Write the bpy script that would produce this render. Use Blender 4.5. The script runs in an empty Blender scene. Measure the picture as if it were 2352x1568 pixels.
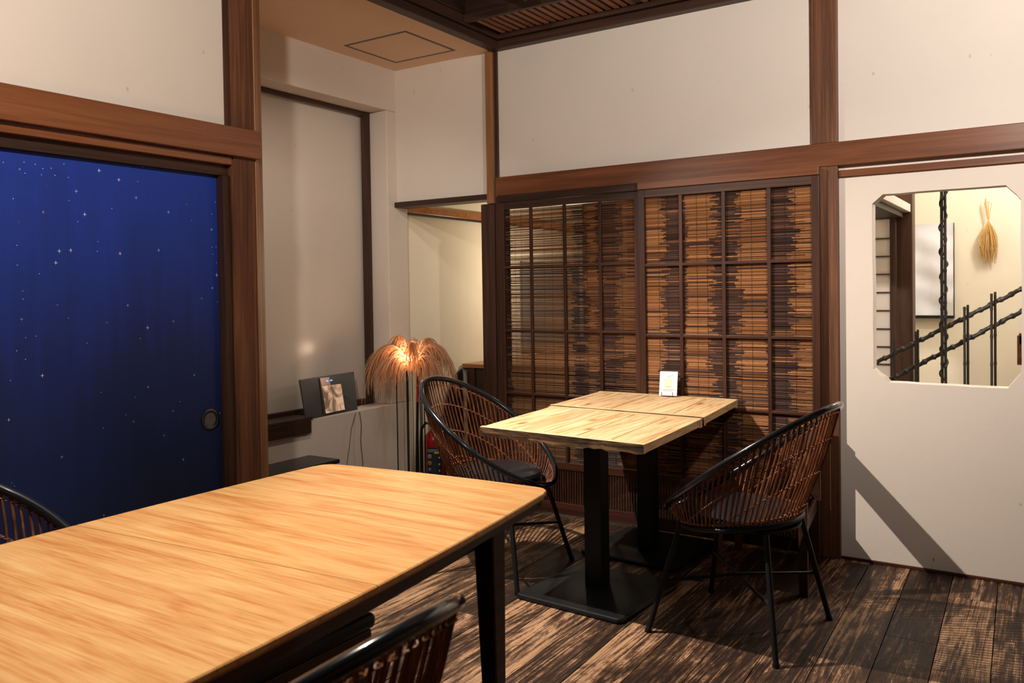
import bpy, bmesh, math, random
from mathutils import Vector, Matrix
R = math.radians
random.seed(7)
sc = bpy.context.scene
COL = sc.collection

# ------------------------------------------------------------------ camera
F = 1928.27; CX = 1176.0; CY = 709.5; HC = 1.28
YAW = -0.994847735; PIT = 0.0201122; ROL = 0.0147958
def cam_axes():
    fw = Vector((math.cos(YAW)*math.cos(PIT), math.sin(YAW)*math.cos(PIT), -math.sin(PIT)))
    r = fw.cross(Vector((0, 0, 1))).normalized(); d = fw.cross(r)
    r2 = math.cos(ROL)*r + math.sin(ROL)*d; d2 = -math.sin(ROL)*r + math.cos(ROL)*d
    flip = lambda v: Vector((-v.x, -v.y, v.z))
    return flip(r2), flip(d2), flip(fw)
AX = cam_axes()
cd = bpy.data.cameras.new('camera'); co = bpy.data.objects.new('camera', cd); COL.objects.link(co)
m = Matrix.Identity(4)
for i, v in enumerate((AX[0], -AX[1], -AX[2])):
    for j in range(3): m[j][i] = v[j]
m[2][3] = HC
co.matrix_world = m
cd.sensor_width = 36; cd.lens = F/2352*36; cd.shift_y = -(784-CY)/2352; cd.clip_start = .05
sc.camera = co
cd.dof.use_dof = True; cd.dof.focus_distance = 3.2; cd.dof.aperture_fstop = 5.6

# ------------------------------------------------------------------ world, view, lights
w = bpy.data.worlds.new('world'); sc.world = w; w.use_nodes = True
w.node_tree.nodes['Background'].inputs[0].default_value = (.9, .8, .7, 1)
w.node_tree.nodes['Background'].inputs[1].default_value = .02
sc.view_settings.view_transform = 'Standard'; sc.view_settings.look = 'None'
sc.view_settings.gamma = 1; sc.view_settings.use_curve_mapping = False
sc.view_settings.exposure = 0.45

def spot(name, loc, aim, watts, deg, blend=.6, color=(1, .86, .72), rad=.02):
    l = bpy.data.lights.new(name, 'SPOT'); l.energy = watts; l.spot_size = R(deg); l.spot_blend = blend
    l.color = color; l.shadow_soft_size = rad
    o = bpy.data.objects.new(name, l); COL.objects.link(o); o.location = loc
    o.rotation_euler = (Vector(aim)-Vector(loc)).to_track_quat('-Z', 'Y').to_euler(); return o
def point(name, loc, watts, color=(1, .86, .72), rad=.05):
    l = bpy.data.lights.new(name, 'POINT'); l.energy = watts; l.color = color; l.shadow_soft_size = rad
    o = bpy.data.objects.new(name, l); COL.objects.link(o); o.location = loc; return o
WARM = (1, .88, .77)
spot('spot_wall_table', (-2.52, 2.34, 2.55), (-1.2, 3.15, .55), 330, 92, 1.0, WARM, .014)
spot('spot_dining_table', (-1.35, 1.35, 2.6), (-1.62, .7, .7), 150, 88, .8, WARM, .03)
spot('spot_right_wall', (.3, 1.9, 2.6), (-.3, 4.15, 2.65), 185, 112, .9, (1, .91, .83), .05)
spot('spot_left_wall', (-1.1, .5, 2.6), (-2.8, 1.6, 2.5), 115, 115, .9, WARM, .05)
point('back_room_lamp', (-3.02, 5.5, 1.45), 15, (1, .85, .62), .06)
point('stair_lamp', (.25, 5.35, 2.45), 40, (1, .96, .90), .08)
point('shoji_fill_light', (-.45, 4.75, 2.5), 7, (1, .91, .80), .05)  # added fill, brightens the shoji panes
spot('alcove_fill_spot', (-2.45, 2.75, 2.62), (-3.5, 3.55, 1.1), 30, 95, .9, WARM, .04)  # fill light added to lift the alcove
spot('spot_far_side', (-2.45, .35, 2.6), (-2.2, 1.1, .7), 22, 90, .8, (.86, .93, 1), .02)

# ------------------------------------------------------------------ pixel -> true-depth helper (measured from the perspective)
def ray(px, py):
    v = ((px-CX)/F, (py-CY)/F, 1.0)
    return Vector([AX[0][i]*v[0]+AX[1][i]*v[1]+AX[2][i]*v[2] for i in range(3)])
def onx(px, py, x): d = ray(px, py); return Vector((0, 0, HC)) + d*(x/d.x)
def ony(px, py, y): d = ray(px, py); return Vector((0, 0, HC)) + d*(y/d.y)
def onz(px, py, z): d = ray(px, py); return Vector((0, 0, HC)) + d*((z-HC)/d.z)

# ------------------------------------------------------------------ materials
def srgb(r, g, b):
    f = lambda c: (c/255/12.92) if c/255 <= .04045 else ((c/255+.055)/1.055)**2.4
    return (f(r), f(g), f(b), 1)
def newmat(name):
    mt = bpy.data.materials.new(name); mt.use_nodes = True
    nt = mt.node_tree; return mt, nt, nt.nodes['Principled BSDF']
def plain(name, col, rough=.6, metal=0, spec=.5, noise=0, nscale=20, bump=0, coat=0):
    mt, nt, b = newmat(name)
    b.inputs['Base Color'].default_value = col; b.inputs['Roughness'].default_value = rough
    b.inputs['Metallic'].default_value = metal; b.inputs['Specular IOR Level'].default_value = spec
    b.inputs['Coat Weight'].default_value = coat
    if noise or bump:
        tc = nt.nodes.new('ShaderNodeTexCoord'); n = nt.nodes.new('ShaderNodeTexNoise')
        n.inputs['Scale'].default_value = nscale; n.inputs['Detail'].default_value = 5
        nt.links.new(tc.outputs['Object'], n.inputs['Vector'])
        if noise:
            mx = nt.nodes.new('ShaderNodeMix'); mx.data_type = 'RGBA'
            mx.inputs['A'].default_value = tuple(c*(1-noise) for c in col[:3])+(1,)
            mx.inputs['B'].default_value = tuple(min(1, c*(1+noise)) for c in col[:3])+(1,)
            nt.links.new(n.outputs['Fac'], mx.inputs['Factor']); nt.links.new(mx.outputs['Result'], b.inputs['Base Color'])
        if bump:
            bp = nt.nodes.new('ShaderNodeBump'); bp.inputs['Strength'].default_value = bump; bp.inputs['Distance'].default_value = .004
            nt.links.new(n.outputs['Fac'], bp.inputs['Height']); nt.links.new(bp.outputs['Normal'], b.inputs['Normal'])
    return mt
def wood(name, cols, axis=0, across=18, along=1.2, rough=.45, bump=.25, spec=.4, fine=140, pos=(.3, .5, .7), dist=.8, coat=0, pvar=.25, knots=0, fw=.3):
    """streaky grain running along `axis`; cols = dark, mid, light"""
    mt, nt, b = newmat(name); N = nt.nodes.new; L = nt.links.new
    b.inputs['Roughness'].default_value = rough; b.inputs['Specular IOR Level'].default_value = spec
    b.inputs['Coat Weight'].default_value = coat; b.inputs['Coat Roughness'].default_value = .25
    tc = N('ShaderNodeTexCoord'); oi = N('ShaderNodeObjectInfo')
    ad = N('ShaderNodeVectorMath'); ad.operation = 'ADD'; mu = N('ShaderNodeMath'); mu.operation = 'MULTIPLY'; mu.inputs[1].default_value = 23.7
    L(oi.outputs['Random'], mu.inputs[0]); L(tc.outputs['Object'], ad.inputs[0]); L(mu.outputs[0], ad.inputs[1])
    def nz(sa, sl, detail, distn):
        mp = N('ShaderNodeMapping'); s = [sa, sa, sa]; s[axis] = sl; mp.inputs['Scale'].default_value = s
        n = N('ShaderNodeTexNoise'); n.inputs['Scale'].default_value = 1; n.inputs['Detail'].default_value = detail
        n.inputs['Roughness'].default_value = .6; n.inputs['Distortion'].default_value = distn
        L(ad.outputs[0], mp.inputs['Vector']); L(mp.outputs[0], n.inputs['Vector']); return n
    n1 = nz(across, along, 5, dist); n2 = nz(fine, fine*.03, 3, .2)
    rp = N('ShaderNodeValToRGB'); e = rp.color_ramp.elements
    e[0].position = pos[0]; e[0].color = cols[0]; e[1].position = pos[2]; e[1].color = cols[2]
    k = e.new(pos[1]); k.color = cols[1]
    mxf = N('ShaderNodeMix'); mxf.data_type = 'FLOAT'; mxf.inputs['Factor'].default_value = fw
    L(n1.outputs['Fac'], mxf.inputs['A']); L(n2.outputs['Fac'], mxf.inputs['B']); L(mxf.outputs['Result'], rp.inputs['Fac'])
    col_out = rp.outputs['Color']
    if knots:
        mp = N('ShaderNodeMapping'); s_ = [7, 7, 7]; s_[axis] = 3.2; mp.inputs['Scale'].default_value = s_
        nd = N('ShaderNodeTexNoise'); nd.inputs['Scale'].default_value = 9; vm = N('ShaderNodeVectorMath'); vm.operation = 'MULTIPLY_ADD'; vm.inputs[1].default_value = (.03, .03, .03)
        L(ad.outputs[0], nd.inputs['Vector']); L(nd.outputs['Color'], vm.inputs[0]); L(ad.outputs[0], vm.inputs[2]); L(vm.outputs[0], mp.inputs['Vector'])
        vo = N('ShaderNodeTexVoronoi'); vo.inputs['Scale'].default_value = 1; L(mp.outputs[0], vo.inputs['Vector'])
        r2 = N('ShaderNodeValToRGB'); r2.color_ramp.elements[0].position = .05; r2.color_ramp.elements[1].position = .17
        r2.color_ramp.elements[0].color = (.30, .20, .13, 1); r2.color_ramp.elements[1].color = (1, 1, 1, 1); L(vo.outputs['Distance'], r2.inputs['Fac'])
        mk = N('ShaderNodeMix'); mk.data_type = 'RGBA'; mk.blend_type = 'MULTIPLY'; mk.inputs['Factor'].default_value = knots
        L(col_out, mk.inputs['A']); L(r2.outputs['Color'], mk.inputs['B']); col_out = mk.outputs['Result']
    hsv = N('ShaderNodeHueSaturation'); mr = N('ShaderNodeMapRange')
    mr.inputs['To Min'].default_value = 1-pvar; mr.inputs['To Max'].default_value = 1+pvar
    L(oi.outputs['Random'], mr.inputs['Value']); L(mr.outputs['Result'], hsv.inputs['Value'])
    L(col_out, hsv.inputs['Color']); L(hsv.outputs['Color'], b.inputs['Base Color'])
    bp = N('ShaderNodeBump'); bp.inputs['Strength'].default_value = bump; bp.inputs['Distance'].default_value = .003
    L(mxf.outputs['Result'], bp.inputs['Height']); L(bp.outputs['Normal'], b.inputs['Normal'])
    return mt
def emis(name, col, s):
    mt, nt, b = newmat(name); b.inputs['Base Color'].default_value = col
    b.inputs['Emission Color'].default_value = col; b.inputs['Emission Strength'].default_value = s; return mt
def glass(name):
    mt, nt, b = newmat(name); N = nt.nodes.new
    b.inputs['Base Color'].default_value = (.95, .95, .95, 1); b.inputs['Roughness'].default_value = .02
    tr = N('ShaderNodeBsdfTransparent'); gl = N('ShaderNodeBsdfGlossy'); gl.inputs['Roughness'].default_value = .2
    fr = N('ShaderNodeFresnel'); fr.inputs['IOR'].default_value = 1.3
    mx = N('ShaderNodeMixShader'); ge = N('ShaderNodeNewGeometry'); iv = N('ShaderNodeMath'); iv.operation = 'SUBTRACT'; iv.inputs[0].default_value = 1; mq = N('ShaderNodeMath'); mq.operation = 'MULTIPLY'
    nt.links.new(ge.outputs['Backfacing'], iv.inputs[1]); nt.links.new(iv.outputs[0], mq.inputs[0]); nt.links.new(fr.outputs[0], mq.inputs[1]); nt.links.new(mq.outputs[0], mx.inputs[0]); nt.links.new(tr.outputs[0], mx.inputs[1]); nt.links.new(gl.outputs[0], mx.inputs[2])
    nt.links.new(mx.outputs[0], nt.nodes['Material Output'].inputs['Surface']); return mt
def vcol(name, rough=.5, spec=.4):
    mt, nt, b = newmat(name); a = nt.nodes.new('ShaderNodeVertexColor'); a.layer_name = 'Col'
    nt.links.new(a.outputs['Color'], b.inputs['Base Color']); b.inputs['Roughness'].default_value = rough
    b.inputs['Specular IOR Level'].default_value = spec; return mt

def plaster(name, col, scar=.5):
    mt, nt, b = newmat(name); N = nt.nodes.new; L = nt.links.new
    b.inputs['Roughness'].default_value = .85; b.inputs['Specular IOR Level'].default_value = .2
    tc = N('ShaderNodeTexCoord'); n = N('ShaderNodeTexNoise'); n.inputs['Scale'].default_value = 1.6; n.inputs['Detail'].default_value = 6
    n2 = N('ShaderNodeTexNoise'); n2.inputs['Scale'].default_value = 130; n2.inputs['Detail'].default_value = 3
    v = N('ShaderNodeTexVoronoi'); v.inputs['Scale'].default_value = 7; v.inputs['Randomness'].default_value = 1
    mp = N('ShaderNodeMapping'); mp.inputs['Scale'].default_value = (1, 1, .55); mp.inputs['Rotation'].default_value = (.4, .5, .3)
    for q in (n, n2): L(tc.outputs['Object'], q.inputs['Vector'])
    L(tc.outputs['Object'], mp.inputs['Vector']); L(mp.outputs[0], v.inputs['Vector'])
    mx = N('ShaderNodeMix'); mx.data_type = 'RGBA'
    mx.inputs['A'].default_value = tuple(c*.9 for c in col[:3])+(1,); mx.inputs['B'].default_value = tuple(min(1, c*1.05) for c in col[:3])+(1,)
    L(n.outputs['Fac'], mx.inputs['Factor'])
    rp = N('ShaderNodeValToRGB'); rp.color_ramp.elements[0].position = .02; rp.color_ramp.elements[1].position = .045
    rp.color_ramp.elements[0].color = (.55, .5, .47, 1); rp.color_ramp.elements[1].color = (1, 1, 1, 1)
    L(v.outputs['Distance'], rp.inputs['Fac'])
    mu = N('ShaderNodeMix'); mu.data_type = 'RGBA'; mu.blend_type = 'MULTIPLY'; mu.inputs['Factor'].default_value = scar
    L(mx.outputs['Result'], mu.inputs['A']); L(rp.outputs['Color'], mu.inputs['B']); L(mu.outputs['Result'], b.inputs['Base Color'])
    bp = N('ShaderNodeBump'); bp.inputs['Strength'].default_value = .18; bp.inputs['Distance'].default_value = .002
    L(n2.outputs['Fac'], bp.inputs['Height']); L(bp.outputs['Normal'], b.inputs['Normal'])
    return mt

def floor_mat():
    """reclaimed boards: pale worn ridges over dark stain, knots, scuffs"""
    mt, nt, b = newmat('worn_floorboards'); N = nt.nodes.new; L = nt.links.new
    tc = N('ShaderNodeTexCoord'); oi = N('ShaderNodeObjectInfo')
    mu = N('ShaderNodeMath'); mu.operation = 'MULTIPLY'; mu.inputs[1].default_value = 41.3
    ad = N('ShaderNodeVectorMath'); ad.operation = 'ADD'
    L(oi.outputs['Random'], mu.inputs[0]); L(tc.outputs['Object'], ad.inputs[0]); L(mu.outputs[0], ad.inputs[1])
    def mapped(s, det, dis, rg=.6):
        mp = N('ShaderNodeMapping'); mp.inputs['Scale'].default_value = s
        n = N('ShaderNodeTexNoise'); n.inputs['Scale'].default_value = 1; n.inputs['Detail'].default_value = det
        n.inputs['Distortion'].default_value = dis; n.inputs['Roughness'].default_value = rg
        L(ad.outputs[0], mp.inputs['Vector']); L(mp.outputs[0], n.inputs['Vector']); return n
    big = mapped((7, 1.3, 1), 8, .6, .76)
    ring = mapped((6, .55, 1), 1, .3)
    wv = N('ShaderNodeMath'); wv.operation = 'MULTIPLY'; wv.inputs[1].default_value = 95
    sn = N('ShaderNodeMath'); sn.operation = 'SINE'
    L(ring.outputs['Fac'], wv.inputs[0]); L(wv.outputs[0], sn.inputs[0])
    fine = mapped((150, 1.6, 1), 4, .7)
    spk = mapped((60, 22, 1), 5, .6, .8)
    r1 = N('ShaderNodeValToRGB'); e = r1.color_ramp.elements
    e[0].position = .42; e[0].color = (.030, .015, .009, 1); e[1].position = .64; e[1].color = (.54, .32, .175, 1)
    k = e.new(.53); k.color = (.125, .064, .034, 1)
    # height-like factor
    def math_(op, a, bb):
        q = N('ShaderNodeMath'); q.operation = op
        for i, x in enumerate((a, bb)):
            if isinstance(x, (int, float)): q.inputs[i].default_value = x
            else: L(x, q.inputs[i])
        return q.outputs[0]
    f = math_('ADD', big.outputs['Fac'], math_('MULTIPLY', sn.outputs[0], .045))
    f = math_('ADD', f, math_('MULTIPLY', math_('SUBTRACT', fine.outputs['Fac'], .5), .46))
    f = math_('ADD', f, math_('MULTIPLY', math_('SUBTRACT', spk.outputs['Fac'], .5), .36))
    f = math_('ADD', f, math_('MULTIPLY', math_('SUBTRACT', oi.outputs['Random'], .5), .17))
    L(f, r1.inputs['Fac'])
    ln = mapped((330, 2.6, 1), 2, .8, .5); rl_ = N('ShaderNodeValToRGB'); rl_.color_ramp.elements[0].position = .40; rl_.color_ramp.elements[1].position = .50
    rl_.color_ramp.elements[0].color = (.30, .26, .24, 1); rl_.color_ramp.elements[1].color = (1, 1, 1, 1); L(ln.outputs['Fac'], rl_.inputs['Fac'])
    mm = N('ShaderNodeMix'); mm.data_type = 'RGBA'; mm.blend_type = 'MULTIPLY'; mm.inputs['Factor'].default_value = .8
    L(r1.outputs['Color'], mm.inputs['A']); L(rl_.outputs['Color'], mm.inputs['B']); L(mm.outputs['Result'], b.inputs['Base Color'])
    b.inputs['Roughness'].default_value = .5; b.inputs['Specular IOR Level'].default_value = .35
    bp = N('ShaderNodeBump'); bp.inputs['Strength'].default_value = .5; bp.inputs['Distance'].default_value = .003
    L(f, bp.inputs['Height']); L(bp.outputs['Normal'], b.inputs['Normal'])
    return mt

def blue_mat():
    mt, nt, b = newmat('painted_night_blue'); N = nt.nodes.new; L = nt.links.new
    tc = N('ShaderNodeTexCoord')
    def nz(s, det):
        mp = N('ShaderNodeMapping'); mp.inputs['Scale'].default_value = s
        n = N('ShaderNodeTexNoise'); n.inputs['Scale'].default_value = 1; n.inputs['Detail'].default_value = det
        L(tc.outputs['Object'], mp.inputs['Vector']); L(mp.outputs[0], n.inputs['Vector']); return n
    a = nz((1, 3, 1.1), 6); c = nz((1, 30, 2.5), 5)
    sep = N('ShaderNodeSeparateXYZ'); L(tc.outputs['Object'], sep.inputs[0])
    mr = N('ShaderNodeMapRange'); mr.inputs['From Min'].default_value = .2; mr.inputs['From Max'].default_value = 1.75
    L(sep.outputs['Z'], mr.inputs['Value'])      # deep indigo at the bottom up to ultramarine at the top
    ad = N('ShaderNodeMath'); ad.operation = 'MULTIPLY_ADD'; ad.inputs[1].default_value = .45; L(a.outputs['Fac'], ad.inputs[0]); L(mr.outputs[0], ad.inputs[2])
    rp = N('ShaderNodeValToRGB'); e = rp.color_ramp.elements
    e[0].position = .15; e[0].color = (.007, .013, .035, 1); e[1].position = 1.0; e[1].color = (.016, .048, .36, 1)
    k = e.new(.55); k.color = (.009, .022, .105, 1)
    ad2 = N('ShaderNodeMath'); ad2.operation = 'MULTIPLY_ADD'; ad2.inputs[1].default_value = .25; L(c.outputs['Fac'], ad2.inputs[0]); L(ad.outputs[0], ad2.inputs[2])
    sb = N('ShaderNodeMath'); sb.operation = 'SUBTRACT'; sb.inputs[1].default_value = .3; L(ad2.outputs[0], sb.inputs[0])
    L(sb.outputs[0], rp.inputs['Fac']); L(rp.outputs['Color'], b.inputs['Base Color'])
    b.inputs['Roughness'].default_value = .55; b.inputs['Specular IOR Level'].default_value = .3
    bp = N('ShaderNodeBump'); bp.inputs['Strength'].default_value = .15; bp.inputs['Distance'].default_value = .002
    L(c.outputs['Fac'], bp.inputs['Height']); L(bp.outputs['Normal'], b.inputs['Normal'])
    return mt

M = dict(
    plaster=plaster('ivory_plaster', srgb(226, 216, 205)),
    plaster_low=plaster('scuffed_ivory_plaster', srgb(224, 212, 200), 1.0),
    cream=plaster('cream_plaster', srgb(236, 226, 206), .3),
    recess=plaster('alcove_plaster', srgb(216, 204, 192), .4),
    tanceil=plaster('tan_ceiling_paint', srgb(232, 200, 172), .05),
    floor=floor_mat(), blue=blue_mat(), glass=glass('window_glass'),
    red_x=wood('red_brown_beam_x', [srgb(86, 48, 29), srgb(114, 68, 42), srgb(134, 86, 56)], 0, 22, .8, .35, .2, coat=.15, pvar=.05),
    red_y=wood('red_brown_beam_y', [srgb(100, 58, 34), srgb(128, 78, 48), srgb(148, 96, 62)], 1, 22, .8, .35, .2, coat=.15, pvar=.05),
    post=wood('weathered_post', [srgb(58, 34, 22), srgb(100, 62, 40), srgb(132, 88, 58)], 2, 30, 1.0, .5, .9, pvar=.1),
    post_lit=wood('lit_post_edge', [srgb(112, 74, 46), srgb(150, 104, 68), srgb(176, 128, 88)], 2, 30, 1.0, .5, .5, pvar=.08),  # lighter copy of the post wood for faces that catch light
    dark_x=wood('dark_beam_x', [srgb(40, 26, 20), srgb(58, 38, 28), srgb(78, 52, 38)], 0, 26, 1, .5, .3),
    dark_y=wood('dark_beam_y', [srgb(40, 26, 20), srgb(58, 38, 28), srgb(78, 52, 38)], 1, 26, 1, .5, .3),
    dark_z=wood('dark_frame_z', [srgb(44, 26, 18), srgb(66, 41, 28), srgb(92, 60, 42)], 2, 26, 1, .5, .4),
    grille=wood('grille_slat', [srgb(98, 62, 42), srgb(134, 88, 62), srgb(160, 110, 80)], 1, 26, 1, .5, .3),
    screen_x=wood('screen_rail', [srgb(46, 24, 16), srgb(66, 36, 24), srgb(92, 54, 36)], 0, 40, 1.2, .4, .3),
    screen_z=wood('screen_stile', [srgb(42, 24, 17), srgb(60, 34, 24), srgb(82, 50, 35)], 2, 40, 1.2, .4, .3),
    oak=wood('reclaimed_pale_plank', [srgb(146, 94, 54), srgb(204, 164, 114), srgb(230, 202, 158)], 1, 30, 1.6, .55, .5, pos=(.34, .45, .6), dist=1.6, pvar=.09, knots=.85),
    oak_x=wood('reclaimed_pale_batten', [srgb(156, 108, 66), srgb(212, 174, 124), srgb(232, 204, 160)], 0, 30, 1.6, .55, .5, pos=(.3, .42, .62), dist=1.2, pvar=.05),
    oak_edge=wood('rough_dark_edge', [srgb(34, 22, 14), srgb(86, 60, 36), srgb(165, 128, 84)], 0, 60, 2.0, .6, .9, pos=(.38, .5, .68)),
    teak=wood('worn_teak_top', [srgb(192, 120, 60), srgb(216, 160, 96), srgb(228, 184, 122)], 0, 20, 2.2, .36, .06, pos=(.36, .5, .64), dist=.9, fine=230, pvar=.03, coat=.1, fw=.42),
    teak_dark=wood('dark_teak', [srgb(34, 20, 14), srgb(58, 34, 23), srgb(80, 48, 32)], 1, 22, 1, .4, .2),
    walnut=wood('dark_sideboard_wood', [srgb(38, 24, 18), srgb(56, 36, 26), srgb(74, 48, 34)], 2, 22, 1, .45, .2),
    counter=wood('counter_top_wood', [srgb(140, 86, 52), srgb(176, 118, 76), srgb(196, 140, 96)], 0, 20, 1, .3, .1),
    black=plain('black_metal', (.007, .008, .009, 1), .45, 0, .35),
    black_gloss=plain('black_lacquered_tube', (.008, .010, .013, 1), .18, 0, .6, coat=.5),
    leather=plain('black_leather', (.007, .008, .011, 1), .36, 0, .5, bump=.05, nscale=220),
    rattan=wood('rattan_rod', [srgb(50, 25, 15), srgb(96, 52, 29), srgb(156, 94, 54)], 2, 60, 9, .42, .0, fine=200),
    weave=plain('rattan_binding', srgb(150, 94, 58), .5, noise=.35, nscale=60),
    blind=vcol('smoked_bamboo', .5, .35),
    thread=plain('blind_thread', (.03, .018, .012, 1), .8),
    bulb=emis('bulb_glow', (1, .80, .56, 1), 12),
    plume=None,
    red=plain('extinguisher_red', srgb(150, 18, 20), .25, coat=.5),
    tassel=plain('red_cord', srgb(160, 24, 24), .7),
    chrome=plain('brushed_metal', (.55, .53, .5, 1), .3, 1),
    navy=plain('extinguisher_label_dark', srgb(30, 36, 46), .5),
    lab_white=plain('label_white', srgb(215, 212, 205), .6),
    lab_yellow=plain('label_yellow', srgb(222, 176, 60), .6),
    lab_blue=plain('label_blue', srgb(40, 80, 150), .6),
    paper=plain('white_card', srgb(240, 240, 242), .7),
    paper_tint=plain('cream_print', srgb(226, 224, 205), .7),
    ink=plain('grey_ink', srgb(150, 150, 142), .8),
    shojipaper=plain('shoji_paper', srgb(222, 212, 204), .9),
    cloth=plain('white_cloth', srgb(226, 226, 232), .9, bump=.3, nscale=300),
    straw=plain('dry_straw', srgb(206, 164, 100), .8, noise=.3, nscale=80),
    bamboo_dark=plain('smoked_black_bamboo', srgb(42, 36, 30), .4, noise=.5, nscale=18),
    slate=plain('charcoal_board', srgb(42, 44, 51), .5, noise=.1, nscale=6),
    blacktop=plain('black_green_lacquer', srgb(34, 38, 34), .35),
    bluegrey=plain('blue_grey_fabric', srgb(120, 134, 140), .9, noise=.25, nscale=9),
    cable=plain('grey_cable', srgb(96, 84, 74), .6),
    hatchgrey=plain('hatch_bead_grey', srgb(92, 84, 78), .6),
    star=vcol('star_paint', .6),
    lump=plain('dark_woven_wool', srgb(40, 28, 24), .95, noise=.5, nscale=90, bump=1),
)
def plume_mat():
    mt, nt, b = newmat('pampas_plume'); N = nt.nodes.new
    c = srgb(220, 180, 142)
    d = N('ShaderNodeBsdfDiffuse'); d.inputs[0].default_value = c
    t = N('ShaderNodeBsdfTranslucent'); t.inputs[0].default_value = srgb(240, 196, 140)
    mx = N('ShaderNodeMixShader'); mx.inputs[0].default_value = .45
    nt.links.new(d.outputs[0], mx.inputs[1]); nt.links.new(t.outputs[0], mx.inputs[2])
    nt.links.new(mx.outputs[0], nt.nodes['Material Output'].inputs['Surface']); return mt
M['plume'] = plume_mat()

def picture_mat():
    mt, nt, b = newmat('lit_display_picture'); N = nt.nodes.new; L = nt.links.new
    tc = N('ShaderNodeTexCoord'); n = N('ShaderNodeTexNoise'); n.inputs['Scale'].default_value = 11; n.inputs['Detail'].default_value = 8; n.inputs['Distortion'].default_value = .5
    L(tc.outputs['Object'], n.inputs['Vector'])
    rp = N('ShaderNodeValToRGB'); e = rp.color_ramp.elements
    e[0].position = .42; e[0].color = srgb(120, 92, 74); e[1].position = .56; e[1].color = srgb(226, 190, 158)
    L(n.outputs['Fac'], rp.inputs['Fac']); L(rp.outputs['Color'], b.inputs['Base Color'])
    L(rp.outputs['Color'], b.inputs['Emission Color']); b.inputs['Emission Strength'].default_value = .35
    b.inputs['Roughness'].default_value = .2; return mt
M['picture'] = picture_mat()

# ------------------------------------------------------------------ mesh builder
class MB:
    def __init__(s): s.v = []; s.f = []; s.c = []
    def add(s, v, f, c=None):
        k = len(s.v); s.v += [tuple(p) for p in v]; s.f += [tuple(i+k for i in q) for q in f]
        s.c += [c]*len(f); return s
    def box(s, x0, y0, z0, x1, y1, z1, c=None):
        v = [(x, y, z) for z in (z0, z1) for y in (y0, y1) for x in (x0, x1)]
        return s.add(v, [(0, 2, 3, 1), (4, 5, 7, 6), (0, 1, 5, 4), (2, 6, 7, 3), (0, 4, 6, 2), (1, 3, 7, 5)], c)
    def hexa(s, b4, t4, c=None):
        return s.add(list(b4)+list(t4), [(3, 2, 1, 0), (4, 5, 6, 7), (0, 1, 5, 4), (1, 2, 6, 5), (2, 3, 7, 6), (3, 0, 4, 7)], c)
    def tube(s, pts, r, n=8, closed=False, c=None, caps=True):
        pts = [Vector(p) for p in pts]; m_ = len(pts); rr = r if isinstance(r, (list, tuple)) else [r]*m_
        V = []; up = None
        for i, p in enumerate(pts):
            if closed: t = pts[(i+1) % m_]-pts[i-1]
            else: t = pts[min(i+1, m_-1)]-pts[max(i-1, 0)]
            t.normalize()
            if up is None:
                up = Vector((0, 0, 1)) if abs(t.z) < .9 else Vector((1, 0, 0))
            a = up-t*up.dot(t)
            if a.length < 1e-5: a = Vector((1, 0, 0))-t*t.x
            a.normalize(); up = a; bb = t.cross(a)
            V += [p+(a*math.cos(2*math.pi*k/n)+bb*math.sin(2*math.pi*k/n))*rr[i] for k in range(n)]
        Fc = []
        for i in range(m_ if closed else m_-1):
            j = (i+1) % m_
            for k in range(n): Fc.append((i*n+k, i*n+(k+1) % n, j*n+(k+1) % n, j*n+k))
        if not closed and caps: Fc += [tuple(range(n-1, -1, -1)), tuple((m_-1)*n+k for k in range(n))]
        return s.add(V, Fc, c)
    def lathe(s, prof, cx=0, cy=0, z=0, n=32, c=None):
        V = []; Fc = []
        for r, h in prof: V += [(cx+r*math.cos(2*math.pi*k/n), cy+r*math.sin(2*math.pi*k/n), z+h) for k in range(n)]
        for i in range(len(prof)-1):
            for k in range(n): Fc.append((i*n+k, i*n+(k+1) % n, (i+1)*n+(k+1) % n, (i+1)*n+k))
        Fc += [tuple(range(n-1, -1, -1)), tuple((len(prof)-1)*n+k for k in range(n))]
        return s.add(V, Fc, c)
    def prism(s, poly, z0, z1, c=None):
        n = len(poly); V = [(x, y, z0) for x, y in poly]+[(x, y, z1) for x, y in poly]
        return s.add(V, [tuple(range(n-1, -1, -1)), tuple(range(n, 2*n))]+[(i, (i+1) % n, n+(i+1) % n, n+i) for i in range(n)], c)
    def sphere(s, p, r, n=12, sz=1):
        prof = [(max(1e-4, r*math.sin(math.pi*i/n)), -r*math.cos(math.pi*i/n)*sz) for i in range(n+1)]
        return s.lathe(prof, p[0], p[1], p[2], n*2)
    def build(s, name, mat, parent=None, org=None, smooth=False, bevel=0, kind=None, label=None, loc=None):
        o0 = Vector(org) if org is not None else (Vector(parent['_w']) if parent is not None and '_w' in parent else Vector((0, 0, 0)))
        me = bpy.data.meshes.new(name); me.from_pydata([tuple(Vector(p)-o0) for p in s.v], [], s.f)
        me.materials.append(M[mat] if isinstance(mat, str) else mat)
        if any(c is not None for c in s.c):
            ca = me.color_attributes.new('Col', 'FLOAT_COLOR', 'CORNER'); k = 0; buf = []
            for q, c in zip(s.f, s.c): buf += list(c or (1, 1, 1, 1))*len(q)
            ca.data.foreach_set('color', buf)
        me.update()
        if smooth:
            me.polygons.foreach_set('use_smooth', [True]*len(me.polygons))
            try: me.set_sharp_from_angle(angle=R(40))
            except Exception: pass
        o = bpy.data.objects.new(name, me); COL.objects.link(o)
        if parent is not None: o.parent = parent
        elif org is not None: o.location = o0
        if bevel:
            bm_ = o.modifiers.new('bevel', 'BEVEL'); bm_.width = bevel; bm_.segments = 2; bm_.limit_method = 'ANGLE'
        if kind: o['kind'] = kind
        if label: o['label'] = label
        return o
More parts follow.
